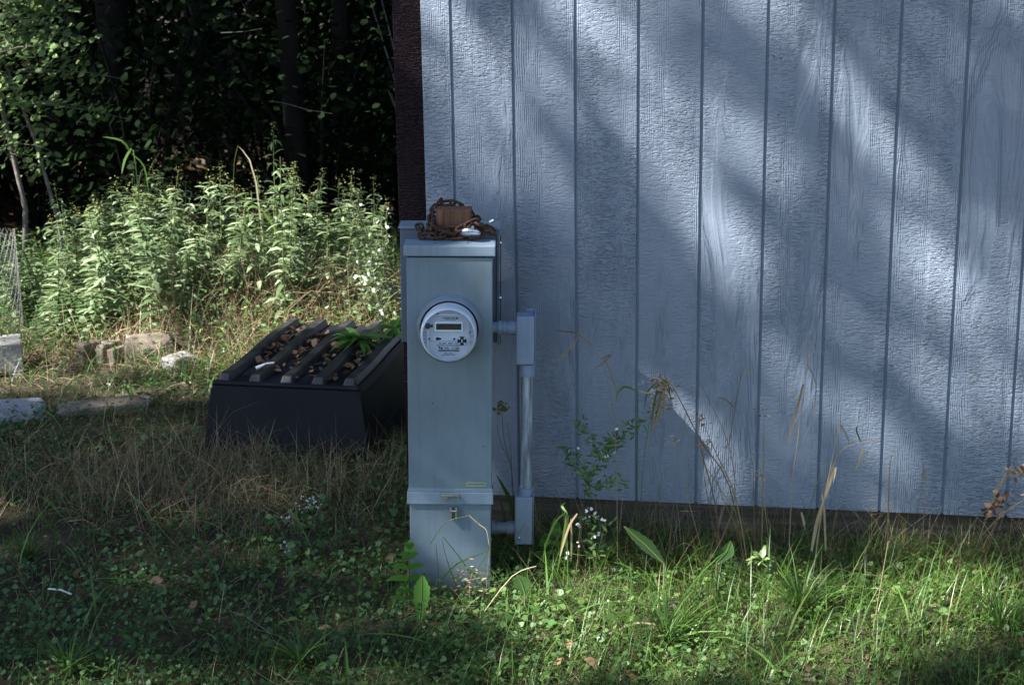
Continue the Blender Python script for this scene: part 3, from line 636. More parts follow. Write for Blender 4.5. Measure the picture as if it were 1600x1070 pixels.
def wall_tau(s, z):
    t = .85 + 1.3 * (fbm(s * .75 + z * .55, (z - s) * 0 + s * 1.6 + z * -1.5, 21, 2.3) - .5)
    for pts, wd, am in WB:
        d = np.min([segd(s, z, a, b) for a, b in zip(pts[:-1], pts[1:])], 0); t = t + .62 * am * np.exp(-(d / wd) ** 2)
    return t
def ell(x, y, cx, cy, rx, ry, rot=0):
    c_, s_ = math.cos(rot), math.sin(rot); u = ((x - cx) * c_ + (y - cy) * s_) / rx; v = (-(x - cx) * s_ + (y - cy) * c_) / ry; return np.exp(-(u * u + v * v) ** 1.5)
def ground_tau(x, y):
    n_ = fbm(x, y, 33, 1.9)
    t = 2.15 + 3.0 * (n_ - .5)
    t -= 4.2 * ell(x, y, .95, 4.42, 1.15, .26, -.12) + 3.2 * ell(x, y, .45, 4.2, .55, .26, -.3)   # grass patch before the shed
    t -= 1.8 * ell(x, y, .9, 4.05, .5, .12) * (n_ > .45) + 2.4 * ell(x, y, -1.15, 4.02, .6, .09) + 1.9 * ell(x, y, -.25, 4.02, .5, .10) + 1.5 * ell(x, y, .5, 3.98, .5, .1)
    t -= 2.4 * ell(x, y, -1.98, 5.5, .16, .14)
    lit = (1 / (1 + np.exp(-(y - 6.98) * 14))) * (1 / (1 + np.exp((x + y * 0 - 1.2) * 5))) * (1 / (1 + np.exp((y - 10.9) * 7)))
    t = t * (1 - lit) + lit * (.02 + 1.6 * np.clip(fbm(x, y, 40, 2.2) - .6, 0, 1) * 2)
    t -= 3.4 * ell(x, y, -1.75, 10.3, 1.15, .5)                                                    # lit sapling at the wood's edge
    t -= 1.3 * ell(x, y, -.35, 6.9, .5, .3)                                                       # back of the tub
    t = np.where(y > 11.5, 3.5, t)
    return np.clip(t, .0, 4)
sx_, sy_, sz_ = SUN
NL = 330000
gx = rng.uniform(-4.6, 4.6, NL); gy = rng.uniform(2.9, 12.0, NL)
# wall hit
den = sx_ * UI.x + sy_ * UI.y; zt_ = (WX - gx) * UI.x + (WY - gy) * UI.y; tt = zt_ / den      # step from ground point back to wall plane
hx, hy, hz = gx + sx_ * tt, gy + sy_ * tt, sz_ * tt
s_ = (hx - WX) * UR.x + (hy - WY) * UR.y
on_wall = (tt < 0) & (s_ > -.2) & (s_ < 3.8) & (hz < 2.7)
tau = np.where(on_wall, np.clip(wall_tau(s_, hz), .45, 3.6), ground_tau(gx, gy))
behind = (tt < 0) & (s_ > -.2) & ~on_wall; tau = np.where(behind, 1.0, tau)
LS = .115; area = .62 * LS * LS * .45
keep = rng.uniform(0, 1, NL) < tau * (9.2 * 9.1 * .70 / NL) / (area * .62)
gx, gy = gx[keep], gy[keep]; n = len(gx)
bh = 12.0 + 1.2 * np.sin(gx * 1.3 + 1) * np.cos(gy * .9) + rng.normal(0, .8, n); t_ = np.clip(bh, 9.5, 15) / -sz_
P = np.stack([gx - sx_ * t_, gy - sy_ * t_, -sz_ * t_], 1)
trunks = [(-12.2, -1.5), (-9.4, 2.8), (-12.6, 4.6), (-9.0, 7.0), (-6.2, -.6), (-5.4, 3.4)]
trunks = [(-15.2, -2.0), (-12.4, 1.2), (-15.0, 5.0), (-11.4, 6.4), (-9.4, -1.6)]
own = np.argmin(np.stack([np.hypot(P[:, 0] - a, P[:, 1] - b) for a, b in trunks]), 0)
nv = -np.array(SUN)[None] + rng.normal(0, .75, (n, 3))
for i, (a, b) in enumerate(trunks):
    lab = ['tall broadleaf shade tree farthest behind the camera on the left', 'tall broadleaf shade tree standing left of the meter cabinet', 'outermost tall broadleaf shade tree left of the concrete block', 'tall broadleaf shade tree left of the goldenrod bank', 'shade tree with forked trunk nearest the left of the camera'][i]
    tr = empty('shade_tree', (a, b, 0), lab, 'tree')
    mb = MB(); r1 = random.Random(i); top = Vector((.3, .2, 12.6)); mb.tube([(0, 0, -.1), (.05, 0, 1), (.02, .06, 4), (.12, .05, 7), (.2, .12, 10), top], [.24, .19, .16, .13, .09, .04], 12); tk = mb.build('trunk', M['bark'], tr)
    sel = np.where(own == i)[0]; mb = MB(); pick = rng.choice(sel, min(22, len(sel)), replace=False) if len(sel) else []
    for j in pick:
        q_ = Vector(P[j]) - Vector((a, b, 0)); z0 = min(q_.z - 1, r1.uniform(6, 10.5)); s0 = Vector((.1, .06, z0)); mid = s0.lerp(q_, .5) + Vector((0, 0, .5)); mb.tube([s0, mid, q_], [.06, .035, .008], 6)
    if len(pick): mb.build('limbs', M['bark'], tr)
    if len(sel):
        o = batch('crown', [(*leaves(P[sel] - np.array([a, b, 0]), rng.uniform(.8, 1.2, len(sel)) * LS, nv[sel], rng.uniform(0, 6.28, len(sel)), OVAL), rng.uniform(0, 1, len(sel)))], M['tree_leaf'], tr)

# ------------------------------------------------------------------ the wood behind
def spot(x, y):                                                    # where in the wood, by what stands in front of it
    p_ = 800 + F * x / (y + .5)
    a = 'beyond the left edge' if p_ < -80 else 'behind the sunlit sapling' if p_ < 150 else 'behind the middle of the goldenrods' if p_ < 380 else 'behind the tallest goldenrod' if p_ < 520 else 'beside the maroon corner board' if p_ < 640 else 'hidden behind the shed'
    return a + (', at the wood edge' if y < 12.6 else ', deeper in the wood' if y < 18 else ', far back in the wood')
def wood_tree(seed, h, base_crown, nl, spread, leaf=.075):
    r1 = np.random.default_rng(seed); rr = random.Random(seed); root = empty('woodland_tree', (0, 0, 0))
    mb = MB(); bend = [Vector((0, 0, -.2))]
    for k_ in range(1, 8): bend.append(bend[-1] + Vector((rr.uniform(-.12, .12), rr.uniform(-.12, .12), h / 7)))
    r0 = .02 + h * (.008 if seed != 6 else .0045); mb.tube(bend, [r0 * (1 - .11 * k_) for k_ in range(8)], 10)
    tips = []
    for k_ in range(16):
        z = rr.uniform(base_crown, h * .95); i = min(6, int(z / h * 7)); s0 = bend[i].lerp(bend[i + 1], .5); a = rr.uniform(0, 6.28); L = rr.uniform(.5, 1) * spread * (1.1 - .5 * z / h)
        e = s0 + Vector((math.cos(a) * L, math.sin(a) * L, rr.uniform(-.1, .5) * L)); mid = s0.lerp(e, .5) + Vector((0, 0, .12 * L)); mb.tube([s0, mid, e], [r0 * .28, r0 * .16, .006], 5, cap=False); tips += [(mid, .6), (e, 1), (s0.lerp(e, .75), 1)]
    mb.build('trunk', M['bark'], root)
    T = np.array([t[0] for t in tips]); c_ = r1.integers(0, len(T), nl); P_ = T[c_] + r1.normal(0, 1, (nl, 3)) * np.array([.42, .42, .26]) * spread * .42
    sc = 1.6 if nl < 3000 else 1
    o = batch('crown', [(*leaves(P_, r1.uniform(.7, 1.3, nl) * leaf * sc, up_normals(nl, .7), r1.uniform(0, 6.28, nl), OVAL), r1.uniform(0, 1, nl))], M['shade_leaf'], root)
    return root
protos = [wood_tree(1, 9, 1.6, 5200, 2.2), wood_tree(2, 8, 1.0, 5200, 1.9), wood_tree(3, 10, 2.4, 5200, 2.4), wood_tree(4, 6, .6, 4200, 1.5, .07)]
spots = []
rr = random.Random(5)
cand = []
for gy_ in np.arange(10.6, 27, 1.5):
    for gx_ in np.arange(-15, 9.5, 1.9):
        cand.append((gx_ + rr.uniform(-.8, .8), gy_ + rr.uniform(-.6, .6)))
cand = [(x, y) for x, y in cand if not (x > -.2 and y < 11.2) and not (x < -.5 and y < 12.9 + max(0, min(1.6, (-2 - x) * .5)))]
edge = wood_tree(6, 9.5, 3.4, 14000, 1.35, .09)
for i in range(11):
    o = edge if i == 0 else copy_tree(edge); x = -9.5 + i * 1.02 + rr.uniform(-.3, .3); y = 11.5 + rr.uniform(-.35, .5) + (.6 if i % 2 else 0); o.location = (x, y, G(x, y)); o.rotation_euler = (0, 0, rr.uniform(0, 6.28)); s_c = rr.uniform(.9, 1.1); o.scale = (s_c, s_c, s_c)
    tag(o, 'dark high-crowned tree ' + spot(x, y), 'tree', 'front row of the wood')
used = set()
wl = ['slender leafy tree', 'small low-branched tree', 'tall high-crowned tree', 'young bushy tree']
wg = ['slender trees of the wood', 'low-branched trees of the wood', 'high-crowned trees of the wood', 'young bushy trees of the wood']
for i, (x, y) in enumerate(cand):
    k_ = rr.choice([0, 1, 2, 3, 3]); o = protos[k_] if k_ not in used else copy_tree(protos[k_]); used.add(k_)
    s = rr.uniform(.8, 1.2); o.location = (x, y, G(x, y)); o.rotation_euler = (0, 0, rr.uniform(0, 6.28)); o.scale = (s, s, s * rr.uniform(.9, 1.15)); tag(o, wl[k_] + ' ' + spot(x, y), 'tree', wg[k_])
# understory bushes at the wood's edge
def bush(seed, nl, R_=(.55, .55, .5), leaf=.05, matl='shade_leaf', nm='understory_bush'):
    r1 = np.random.default_rng(seed); rr_ = random.Random(seed); root = empty(nm, (0, 0, 0)); mb = MB(); tips = []
    for k_ in range(12):
        a = rr_.uniform(0, 6.28); L = rr_.uniform(.5, 1); e = Vector((math.cos(a) * R_[0] * L, math.sin(a) * R_[1] * L, R_[2] * rr_.uniform(.7, 2.0))); mid = e * .5 + Vector((0, 0, .12)); mb.tube([(0, 0, -.05), mid, e], [.012, .008, .003], 5, cap=False); tips += [mid, e, mid.lerp(e, .5)]
    mb.build('stems', M['twig'] if seed == 13 else M['bark'], root); T = np.array([tuple(t) for t in tips]); c_ = r1.integers(0, len(T), nl)
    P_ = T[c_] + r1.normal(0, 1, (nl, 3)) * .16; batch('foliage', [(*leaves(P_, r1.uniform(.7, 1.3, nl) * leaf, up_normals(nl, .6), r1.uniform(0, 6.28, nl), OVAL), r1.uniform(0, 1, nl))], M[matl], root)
    return root
bp = [bush(11, 1300, leaf=.042), bush(12, 1500, (.7, .6, .6), .038), bush(13, 1100, (.45, .45, .8), .046)]
used = set(); bl = 'shaded shrub'
for i in range(44):
    x = rr.uniform(-6.5, 1.0); y = rr.uniform(10.6, 14.5)
    if x > -.2 and y < 10.6: x -= 2
    k_ = rr.randrange(3); o = bp[k_] if k_ not in used else copy_tree(bp[k_]); used.add(k_); s = rr.uniform(.8, 1.7)
    o.location = (x, y, G(x, y)); o.rotation_euler = (0, 0, rr.uniform(0, 6.28)); o.scale = (s, s, s * rr.uniform(1, 1.4)); tag(o, ('small ' if s < 1.1 else 'large ' if s > 1.4 else 'mid sized ') + bl + ', ' + spot(x, y), 'shrub', 'shaded shrubs at the foot of the wood')
# distant foliage mass
n = 36000; P = np.stack([rng.uniform(-24, 16, n), rng.uniform(26, 31, n), rng.uniform(0, 11, n)], 1)
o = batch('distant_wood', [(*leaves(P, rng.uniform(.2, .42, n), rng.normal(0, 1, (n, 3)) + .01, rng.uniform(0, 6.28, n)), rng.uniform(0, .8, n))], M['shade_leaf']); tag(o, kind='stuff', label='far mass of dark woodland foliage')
# sunlit sapling, upper left
sp_root = empty('sunlit_sapling', (-2.98, 9.0, 0), 'sapling with small bright sunlit leaves on spreading twigs, upper left', 'sapling')
mb = MB(); mbt = MB(); Pl = []; rr = random.Random(9)
mb.tube([(0.05, 0, -.05), (.12, 0, .6), (.02, .05, 1.2), (-.1, .05, 2.0), (-.1, .1, 3.0)], [.018, .016, .014, .01, .005], 8)
mb.tube([(.3, .1, -.05), (.28, .1, .5), (.18, .1, 1.0), (.0, .1, 1.6), (-.25, .1, 2.5)], [.013, .012, .011, .008, .004], 8); mb.build('trunk', M['twig'], sp_root)
for k_ in range(80):
    z = rr.uniform(.8, 2.5); L = rr.uniform(.25, .72) * (1.15 if z > 1.1 else .5); a = rr.uniform(-1.3, 1.3) + (0 if rr.random() < .6 else math.pi); s0 = Vector((rr.uniform(-.3, .15), rr.uniform(-.3, .3), z)); dirv = Vector((math.cos(a), math.sin(a) * .8, rr.uniform(-.12, .45)))
    pts = [s0 + dirv * L * t + Vector((0, 0, -.12 * t * t)) for t in (0, .35, .7, 1)]; mbt.tube(pts, [.006, .004, .003, .0015], 5, cap=False)
    if s0.x + dirv.x * L < -.45: continue
    for j in range(int(L * 95)):
        t = rr.uniform(.15, 1.02); p_ = s0 + dirv * L * t + Vector((rr.gauss(0, .05), rr.gauss(0, .05), -.12 * t * t + rr.gauss(0, .035))); Pl.append(tuple(p_))
mbt.build('twigs', M['twig'], sp_root); Pl = np.array(Pl); n = len(Pl)
batch('foliage', [(*leaves(Pl, rng.uniform(.035, .06, n), up_normals(n, .5) + np.array([-.55, -.45, 0]), rng.uniform(0, 6.28, n), OVAL), rng.uniform(0, 1, n))], M['shrub_leaf'], sp_root)
# leaning dark trunk and a few dead twigs
for (p0, p1, p2, r_w, lb) in [((190, 330, 11.4), (182, 150, 11.4), (170, -60, 11.4), .12, 'thick dark tree trunk rising behind the sunlit sapling'), ((470, 330, 10.6), (455, 120, 10.6), (440, -60, 10.6), .07, 'dark slim trunk above the tallest goldenrod')]:
    a_, b_, c_ = at(*p0), at(*p1), at(*p2); a_.z = -.1; tr = empty('leaning_tree', (a_.x, a_.y, 0), lb, 'tree'); mb = MB(); dd = c_ - b_
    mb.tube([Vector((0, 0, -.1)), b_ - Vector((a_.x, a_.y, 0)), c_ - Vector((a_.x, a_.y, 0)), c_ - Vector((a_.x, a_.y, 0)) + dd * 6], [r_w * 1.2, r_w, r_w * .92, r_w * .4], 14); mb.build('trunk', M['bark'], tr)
    T = c_ - Vector((a_.x, a_.y, 0)) + dd * 4; nl = 3500; P_ = np.array(T)[None] + rng.normal(0, 1, (nl, 3)) * np.array([1.2, 1.2, .9])
    batch('crown', [(*leaves(P_, rng.uniform(.06, .12, nl), up_normals(nl, .7), rng.uniform(0, 6.28, nl)), rng.uniform(0, 1, nl))], M['tree_leaf'], tr)
for pts, lb in [([(425, 158), (450, 163), (480, 172), (520, 178)], 'thin pale dead twig hanging in the dark wood, right'), ([(345, 52), (380, 50), (410, 45)], 'short pale twig near the top of the dark wood')]:
    mb = MB(); base = at(*pts[0], 9.9); mb.tube([at(x, y, 9.9 + .05 * i) - base for i, (x, y) in enumerate(pts)], [.003, .002, .0012, .0008][:len(pts)], 5); o = mb.build('dead_twig', M['twig']); o.location = base; tag(o, lb, 'twig')

# ------------------------------------------------------------------ goldenrod bank
def goldenrod(seed, nleaf=60, bud=True):
    r1 = np.random.default_rng(seed); root = empty('goldenrod', (0, 0, 0)); lean = r1.uniform(-.08, .08, 2)
    def ax(t): return np.stack([lean[0] * t ** 2, lean[1] * t ** 2, t], -1)
    mb = MB(); mb.tube([Vector(ax(np.array(t))) for t in (0, .25, .5, .75, 1.0)], [.0042, .004, .0035, .0028, .0018], 5, tint=r1.uniform(.3, 1)); mb.build('stem', M['stem'], root)
    t = np.sort(r1.uniform(.10, .97, nleaf)); P_ = ax(t); az = np.arange(nleaf) * 2.4 + r1.uniform(0, .6, nleaf); L = (.14 - .07 * t) * r1.uniform(.8, 1.2, nleaf)
    e0 = r1.uniform(.1, .8, nleaf); v, f, k_ = blades(P_, L, L * .2, e0, e0 - r1.uniform(.7, 1.6, nleaf), az, prof=[.3, 1, .85, .05], roll=.5)
    parts = [(v, f, k_, r1.uniform(0, 1, nleaf))]
    batch('foliage', parts, M['weed'], root)
    if bud:
        nb = 36; a = r1.uniform(0, 6.28, nb); tt_ = r1.uniform(.9, 1.04, nb); rad = r1.uniform(0, .05, nb) * (1.1 - (tt_ - .9) * 5)
        P_ = ax(tt_) + np.stack([np.cos(a) * rad, np.sin(a) * rad, rad * .4], 1); batch('flower_head', [(*leaves(P_, r1.uniform(.007, .014, nb), r1.normal(0, 1, (nb, 3)), a, OVAL), r1.uniform(0, 1, nb))], M['bud'], root)
    return root
rng_save = rng
gp = [goldenrod(s, 72 if s < 34 else 60, s % 3 != 2) for s in range(30, 37)]
used = set(); rr = random.Random(21)
tops = [(0, 400), (60, 370), (100, 335), (130, 305), (200, 290), (240, 272), (280, 280), (350, 290), (400, 300), (440, 268), (500, 275), (560, 285), (620, 300)]
def top_px(px): return np.interp(px, [a for a, _ in tops], [b for _, b in tops])
def place_gold(px, Y, hgt, label, group):
    k_ = rr.randrange(len(gp)); o = gp[k_] if k_ not in used else copy_tree(gp[k_]); used.add(k_)
    x = at(px, 450, Y).x; o.location = (x, Y, G(x, Y) - .02); o.rotation_euler = (rr.gauss(0, .11), rr.gauss(0, .11), rr.uniform(0, 6.28)); w_ = rr.uniform(.75, 1.35); o.scale = (w_, w_, hgt); tag(o, label, 'weed', group); return o
for i in range(232):
    px = rr.uniform(10, 612); Y = rr.uniform(7.85 if px > 60 else 8.2, 9.1); ty = top_px(px) + rr.triangular(-22, 105, 10)
    if px < 60 and rr.random() < .4: continue
    dens = .97 if px < 330 else .85
    if rr.random() > dens: continue
    hz_ = at(px, ty, Y).z
    if rr.random() < (.7 if Y < 8.2 else .25): hz_ *= rr.uniform(.42, .8)
    zone = ['far left by the wire mesh', 'behind the concrete block', 'behind the grass mound', 'above the left end of the tub', 'above the middle of the tub', 'beside the maroon corner board'][min(5, int(px / 104))]
    row = 'front' if Y < 8.35 else ('back' if Y > 8.75 else 'middle'); ht = 'short' if hz_ < .62 else ('tall' if hz_ > .85 else 'medium')
    place_gold(px, Y, max(.30, hz_), ht + ' goldenrod in the ' + row + ' row of the bank, ' + zone, 'goldenrods in the sunlit bank')
for px, ty, Y, lb in [(445, 203, 8.5, 'tallest goldenrod, rising above the sunlit bank before the dark wood'), (243, 258, 8.4, 'tall goldenrod at the crest left of centre of the bank'), (355, 265, 8.4, 'goldenrod with yellow tip beside the bent straw'), (115, 288, 8.6, 'slim goldenrod standing apart at the left end of the bank'), (40, 335, 8.3, 'leafy goldenrod beside the wire mesh roll')]:
    place_gold(px, Y, at(px, ty, Y).z, lb, None)
rng = rng_save
# white-flowered aster by the shed corner, back
for px, py, Y, lb in [(598, 345, 7.6, 'bushy aster with tiny white flowers against the maroon corner board')]:
    b = at(px, py, Y); root = empty('aster', (b.x, b.y, 0), lb, 'wildflower'); mb = MB(); n = 260; rr_ = random.Random(4); P_ = []
    for k_ in range(14):
        e = Vector((rr_.uniform(-.16, .06), rr_.uniform(-.12, .12), b.z + rr_.uniform(-.35, .12))); mb.tube([(0, 0, 0), (e.x * .4, e.y * .4, e.z * .6), e], .0018, 4, cap=False)
        for j in range(22): P_.append(tuple(Vector((e.x * .4, e.y * .4, e.z * .6)).lerp(e, rr_.random()) + Vector([rr_.gauss(0, .02) for _ in range(3)])))
    mb.build('stems', M['stem'], root); P_ = np.array(P_); n = len(P_); batch('foliage', [(*leaves(P_, rng.uniform(.015, .04, n), up_normals(n, .7), rng.uniform(0, 6.28, n), LANCE), rng.uniform(.3, 1, n))], M['weed'], root)
    q_ = P_[::13] + np.array([0, 0, .01]); n = len(q_); batch('flowers', [(*leaves(q_, rng.uniform(.012, .02, n), rng.normal(0, .6, (n, 3)) + np.array([0, -1, .5]), rng.uniform(0, 6.28, n), HEART), rng.uniform(0, 1, n))], M['petal'], root)

# ------------------------------------------------------------------ grass and ground cover
def scatter(n, x0, x1, y0, y1, dens):
    x = rng.uniform(x0, x1, n); y = rng.uniform(y0, y1, n); k_ = rng.uniform(0, 1, n) < dens(x, y); x, y = x[k_], y[k_]
    s = (x - WX) * UR.x + (y - WY) * UR.y; d = (x - WX) * UI.x + (y - WY) * UI.y
    bx = (x + .93) * math.cos(.21) - (y - 6.05) * math.sin(.21); by = (x + .93) * math.sin(.21) + (y - 6.05) * math.cos(.21)
    ok = ~((s > -.25) & (d > .12)) & ~((np.abs(x - TX) < .135) & (y > 4.64) & (y < 4.77)) & ~((np.abs(bx) < .35) & (by > -.02) & (by < .91))
    for (cx, cy, rr_) in ((-2.5, 7.35, .34), (-2.08, 7.35, .2), (-1.85, 7.6, .2), (-1.6, 7.5, .15), (-2.35, 6.75, .25), (-2.1, 7.1, .12)):
        ok &= ~((((x - cx) / rr_) ** 2 + ((y - cy) / (rr_ * .75)) ** 2 < 1) & (rng.uniform(0, 1, len(x)) < .7))
    x, y = x[ok], y[ok]; return np.stack([x, y, gh(x, y) - .004], 1)
RT_ = lambda x: 1 / (1 + np.exp(-(x + .15) * 4))                    # right-hand side of the yard
def g_green(x, y): return np.clip(.22 + .7 * RT_(x) + .5 * (fbm(x, y, 50, 2.5) - .5) + .35 * (y < 4.25) + .25 * (y > 7.3), 0, 1)
def g_dry(x, y):
    a = .13 + .9 * (fbm(x, y, 60, 1.7) - .5) + .45 * np.exp(-(((x + 1.2) / .8) ** 2 + ((y - 6.0) / .8) ** 2)) - .25 * RT_(x) + .5 * ell(x, y, -1.75, 7.75, .75, .4) + .25 * (y > 7.2)
    return np.clip(a, .03, 1)
gr = []
P = scatter(84000, -2.6, 2.2, 3.7, 7.4, g_green); n = len(P); e0 = rng.uniform(.8, 1.5, n)
L = rng.gamma(5, .020, n) * (.75 + .5 * RT_(P[:, 0])); gr.append((*blades(P, L, rng.uniform(.0018, .004, n), e0, e0 - rng.uniform(.3, 1.8, n), rng.uniform(0, 6.28, n)), np.clip(rng.normal(.6, .25, n), 0, 1)))
P = scatter(26000, -3.6, .4, 7.2, 10.5, lambda x, y: .75 - .6 * ell(x, y, -1.9, 7.6, .9, .4)); n = len(P); e0 = rng.uniform(.8, 1.5, n)
gr.append((*blades(P, rng.gamma(6, .028, n), rng.uniform(.003, .007, n), e0, e0 - rng.uniform(.3, 1.6, n), rng.uniform(0, 6.28, n)), np.clip(rng.normal(.6, .25, n), 0, 1)))
o = batch('grass', gr, M['grass']); tag(o, kind='stuff', label='green grass blades over the whole yard')
gr = []
P = scatter(2400, -2.4, 2.1, 3.75, 7.4, lambda x, y: np.clip(.15 + .6 * RT_(x) * (fbm(x, y, 71, 3) > .45), 0, 1)); n = len(P); e0 = rng.uniform(.7, 1.45, n)
gr.append((*blades(P, rng.uniform(.15, .34, n), rng.uniform(.004, .0085, n), e0, e0 - rng.uniform(.6, 2.2, n), rng.uniform(0, 6.28, n), prof=[.7, 1, .9, .7, .4, .04]), np.clip(rng.normal(.7, .2, n), 0, 1)))
o = batch('long_grass', gr, M['grass']); tag(o, kind='stuff', label='long arching green grass blades among the short grass')
gr = []
P = scatter(70000, -2.7, 2.2, 3.7, 7.9, g_dry); n = len(P); e0 = rng.uniform(-.1, 1.4, n)
gr.append((*blades(P, rng.gamma(4, .028, n), rng.uniform(.0014, .003, n), e0, e0 - rng.uniform(-.4, 1.5, n), rng.uniform(0, 6.28, n), roll=1.4), np.clip(rng.normal(.45, .25, n), 0, 1)))
P = scatter(16000, -3.4, .2, 7.2, 8.8, lambda x, y: np.clip(.35 + .6 * ell(x, y, -1.75, 7.7, .9, .5) + .7 * ell(x, y, -1.0, 8.0, .8, .6), 0, 1)); n = len(P); e0 = rng.uniform(.2, 1.5, n)
gr.append((*blades(P, rng.gamma(5, .035, n) * (1 + .9 * ell(P[:, 0], P[:, 1], -1.0, 8.1, .8, .5)), rng.uniform(.002, .0045, n), e0, e0 - rng.uniform(-.2, 1.5, n), rng.uniform(0, 6.28, n), roll=1.4), np.clip(rng.normal(.6, .22, n), 0, 1)))
def near_wall(x, y): d = (WX - x) * UI.x + (WY - y) * UI.y; return np.clip(np.exp(-((d - .06) / .16) ** 2) * (x > 0), 0, 1)
P = scatter(16000, -.1, 2.3, 4.3, 5.3, near_wall); n = len(P); e0 = rng.uniform(.7, 1.5, n)
gr_w = (*blades(P, rng.gamma(5, .025, n), rng.uniform(.002, .004, n), e0, e0 - rng.uniform(.2, 1.8, n), rng.uniform(0, 6.28, n)), np.clip(rng.normal(.5, .25, n), 0, 1))
o = batch('wall_foot_grass', [gr_w], M['grass']); tag(o, kind='stuff', label='green grass fringe along the foot of the shed wall')
P = scatter(30000, -.1, 2.3, 4.3, 5.3, near_wall); n = len(P); e0 = rng.uniform(.3, 1.5, n)
gr.append((*blades(P, rng.gamma(3, .030, n), rng.uniform(.0015, .0032, n), e0, e0 - rng.uniform(-.2, 1.6, n), rng.uniform(0, 6.28, n), roll=1.4), np.clip(rng.normal(.4, .25, n), 0, 1)))
P = scatter(2400, -2.0, .1, 7.75, 8.45, lambda x, y: np.clip(.15 + ell(x, y, -1.15, 8.05, .55, .5), 0, 1)); n = len(P); e0 = rng.uniform(1.1, 1.6, n)
gr.append((*blades(P, rng.uniform(.25, .62, n), rng.uniform(.002, .005, n), e0, e0 - rng.uniform(.0, 1.9, n), rng.uniform(0, 6.28, n), roll=1.4), np.clip(rng.normal(.55, .22, n), 0, 1)))
P = scatter(5200, -2.2, -.3, 5.2, 6.1, lambda x, y: np.clip(.25 + ell(x, y, -1.35, 5.75, .5, .35) + .6 * ell(x, y, -.75, 5.7, .3, .2), 0, 1)); n = len(P); e0 = rng.uniform(.7, 1.5, n)
gr.append((*blades(P, rng.gamma(7, .025, n), rng.uniform(.0015, .003, n), e0, e0 - rng.uniform(-.2, 1.5, n), rng.uniform(0, 6.28, n), roll=1.4), np.clip(rng.normal(.5, .25, n), 0, 1)))
P = scatter(2600, 0, 2.3, 4.4, 5.2, near_wall); n = len(P); e0 = rng.uniform(1.1, 1.6, n)
gr.append((*blades(P, rng.gamma(6, .045, n), rng.uniform(.0012, .0022, n), e0, e0 - rng.uniform(-.2, 1.1, n), rng.uniform(0, 6.28, n), roll=1.4), np.clip(rng.normal(.4, .3, n), 0, 1)))
o = batch('dry_grass', gr, M['dry']); tag(o, kind='stuff', label='dry tan grass and straw lying among the green')
cv = []
def g_cov(x, y): return np.clip(.30 + 1.3 * (fbm(x, y, 80, 2.6) - .5) + .35 * (y < 4.9) * (x < .1) + .3 * RT_(x) + .25 * (y > 7.4), 0, 1)
P = scatter(100000, -2.6, 2.2, 3.7, 7.6, g_cov); n = len(P); P[:, 2] += rng.uniform(.012, .075, n)
cv.append((*leaves(P, rng.gamma(7, .0019, n), up_normals(n, .55), rng.uniform(0, 6.28, n), HEART, .15), np.clip(rng.normal(.35, .2, n) + .3 * RT_(P[:, 0]), 0, 1)))
P = scatter(30000, -3.6, .4, 7.3, 10.6, lambda x, y: .8 + 0 * x); n = len(P); P[:, 2] += rng.uniform(.02, .26, n)
cv.append((*leaves(P, rng.uniform(.015, .036, n), up_normals(n, .7), rng.uniform(0, 6.28, n), LEAF8, .15), np.clip(rng.normal(.6, .25, n), 0, 1)))
o = batch('ground_cover', cv, M['cover']); tag(o, kind='stuff', label='low heart shaped ground cover leaves in the yard')
P = scatter(900, -2.6, 2.2, 3.7, 7.2, lambda x, y: .5 + 0 * x); n = len(P); P[:, 2] += rng.uniform(.01, .04, n)
P2 = np.stack([rng.uniform(-8, 1, 14000), rng.uniform(9.5, 16, 14000), np.zeros(14000)], 1); P2[:, 2] = gh(P2[:, 0], P2[:, 1]) + .01; n2 = len(P2)
o = batch('leaf_litter', [(*leaves(P, rng.uniform(.02, .05, n), up_normals(n, .5), rng.uniform(0, 6.28, n), OVAL, .3), rng.uniform(0, 1, n)), (*leaves(P2, rng.uniform(.05, .1, n2), up_normals(n2, .4), rng.uniform(0, 6.28, n2), OVAL, .3), rng.uniform(0, .8, n2))], M['dead_leaf']); tag(o, kind='stuff', label='brown fallen leaves on the yard and the wood floor')

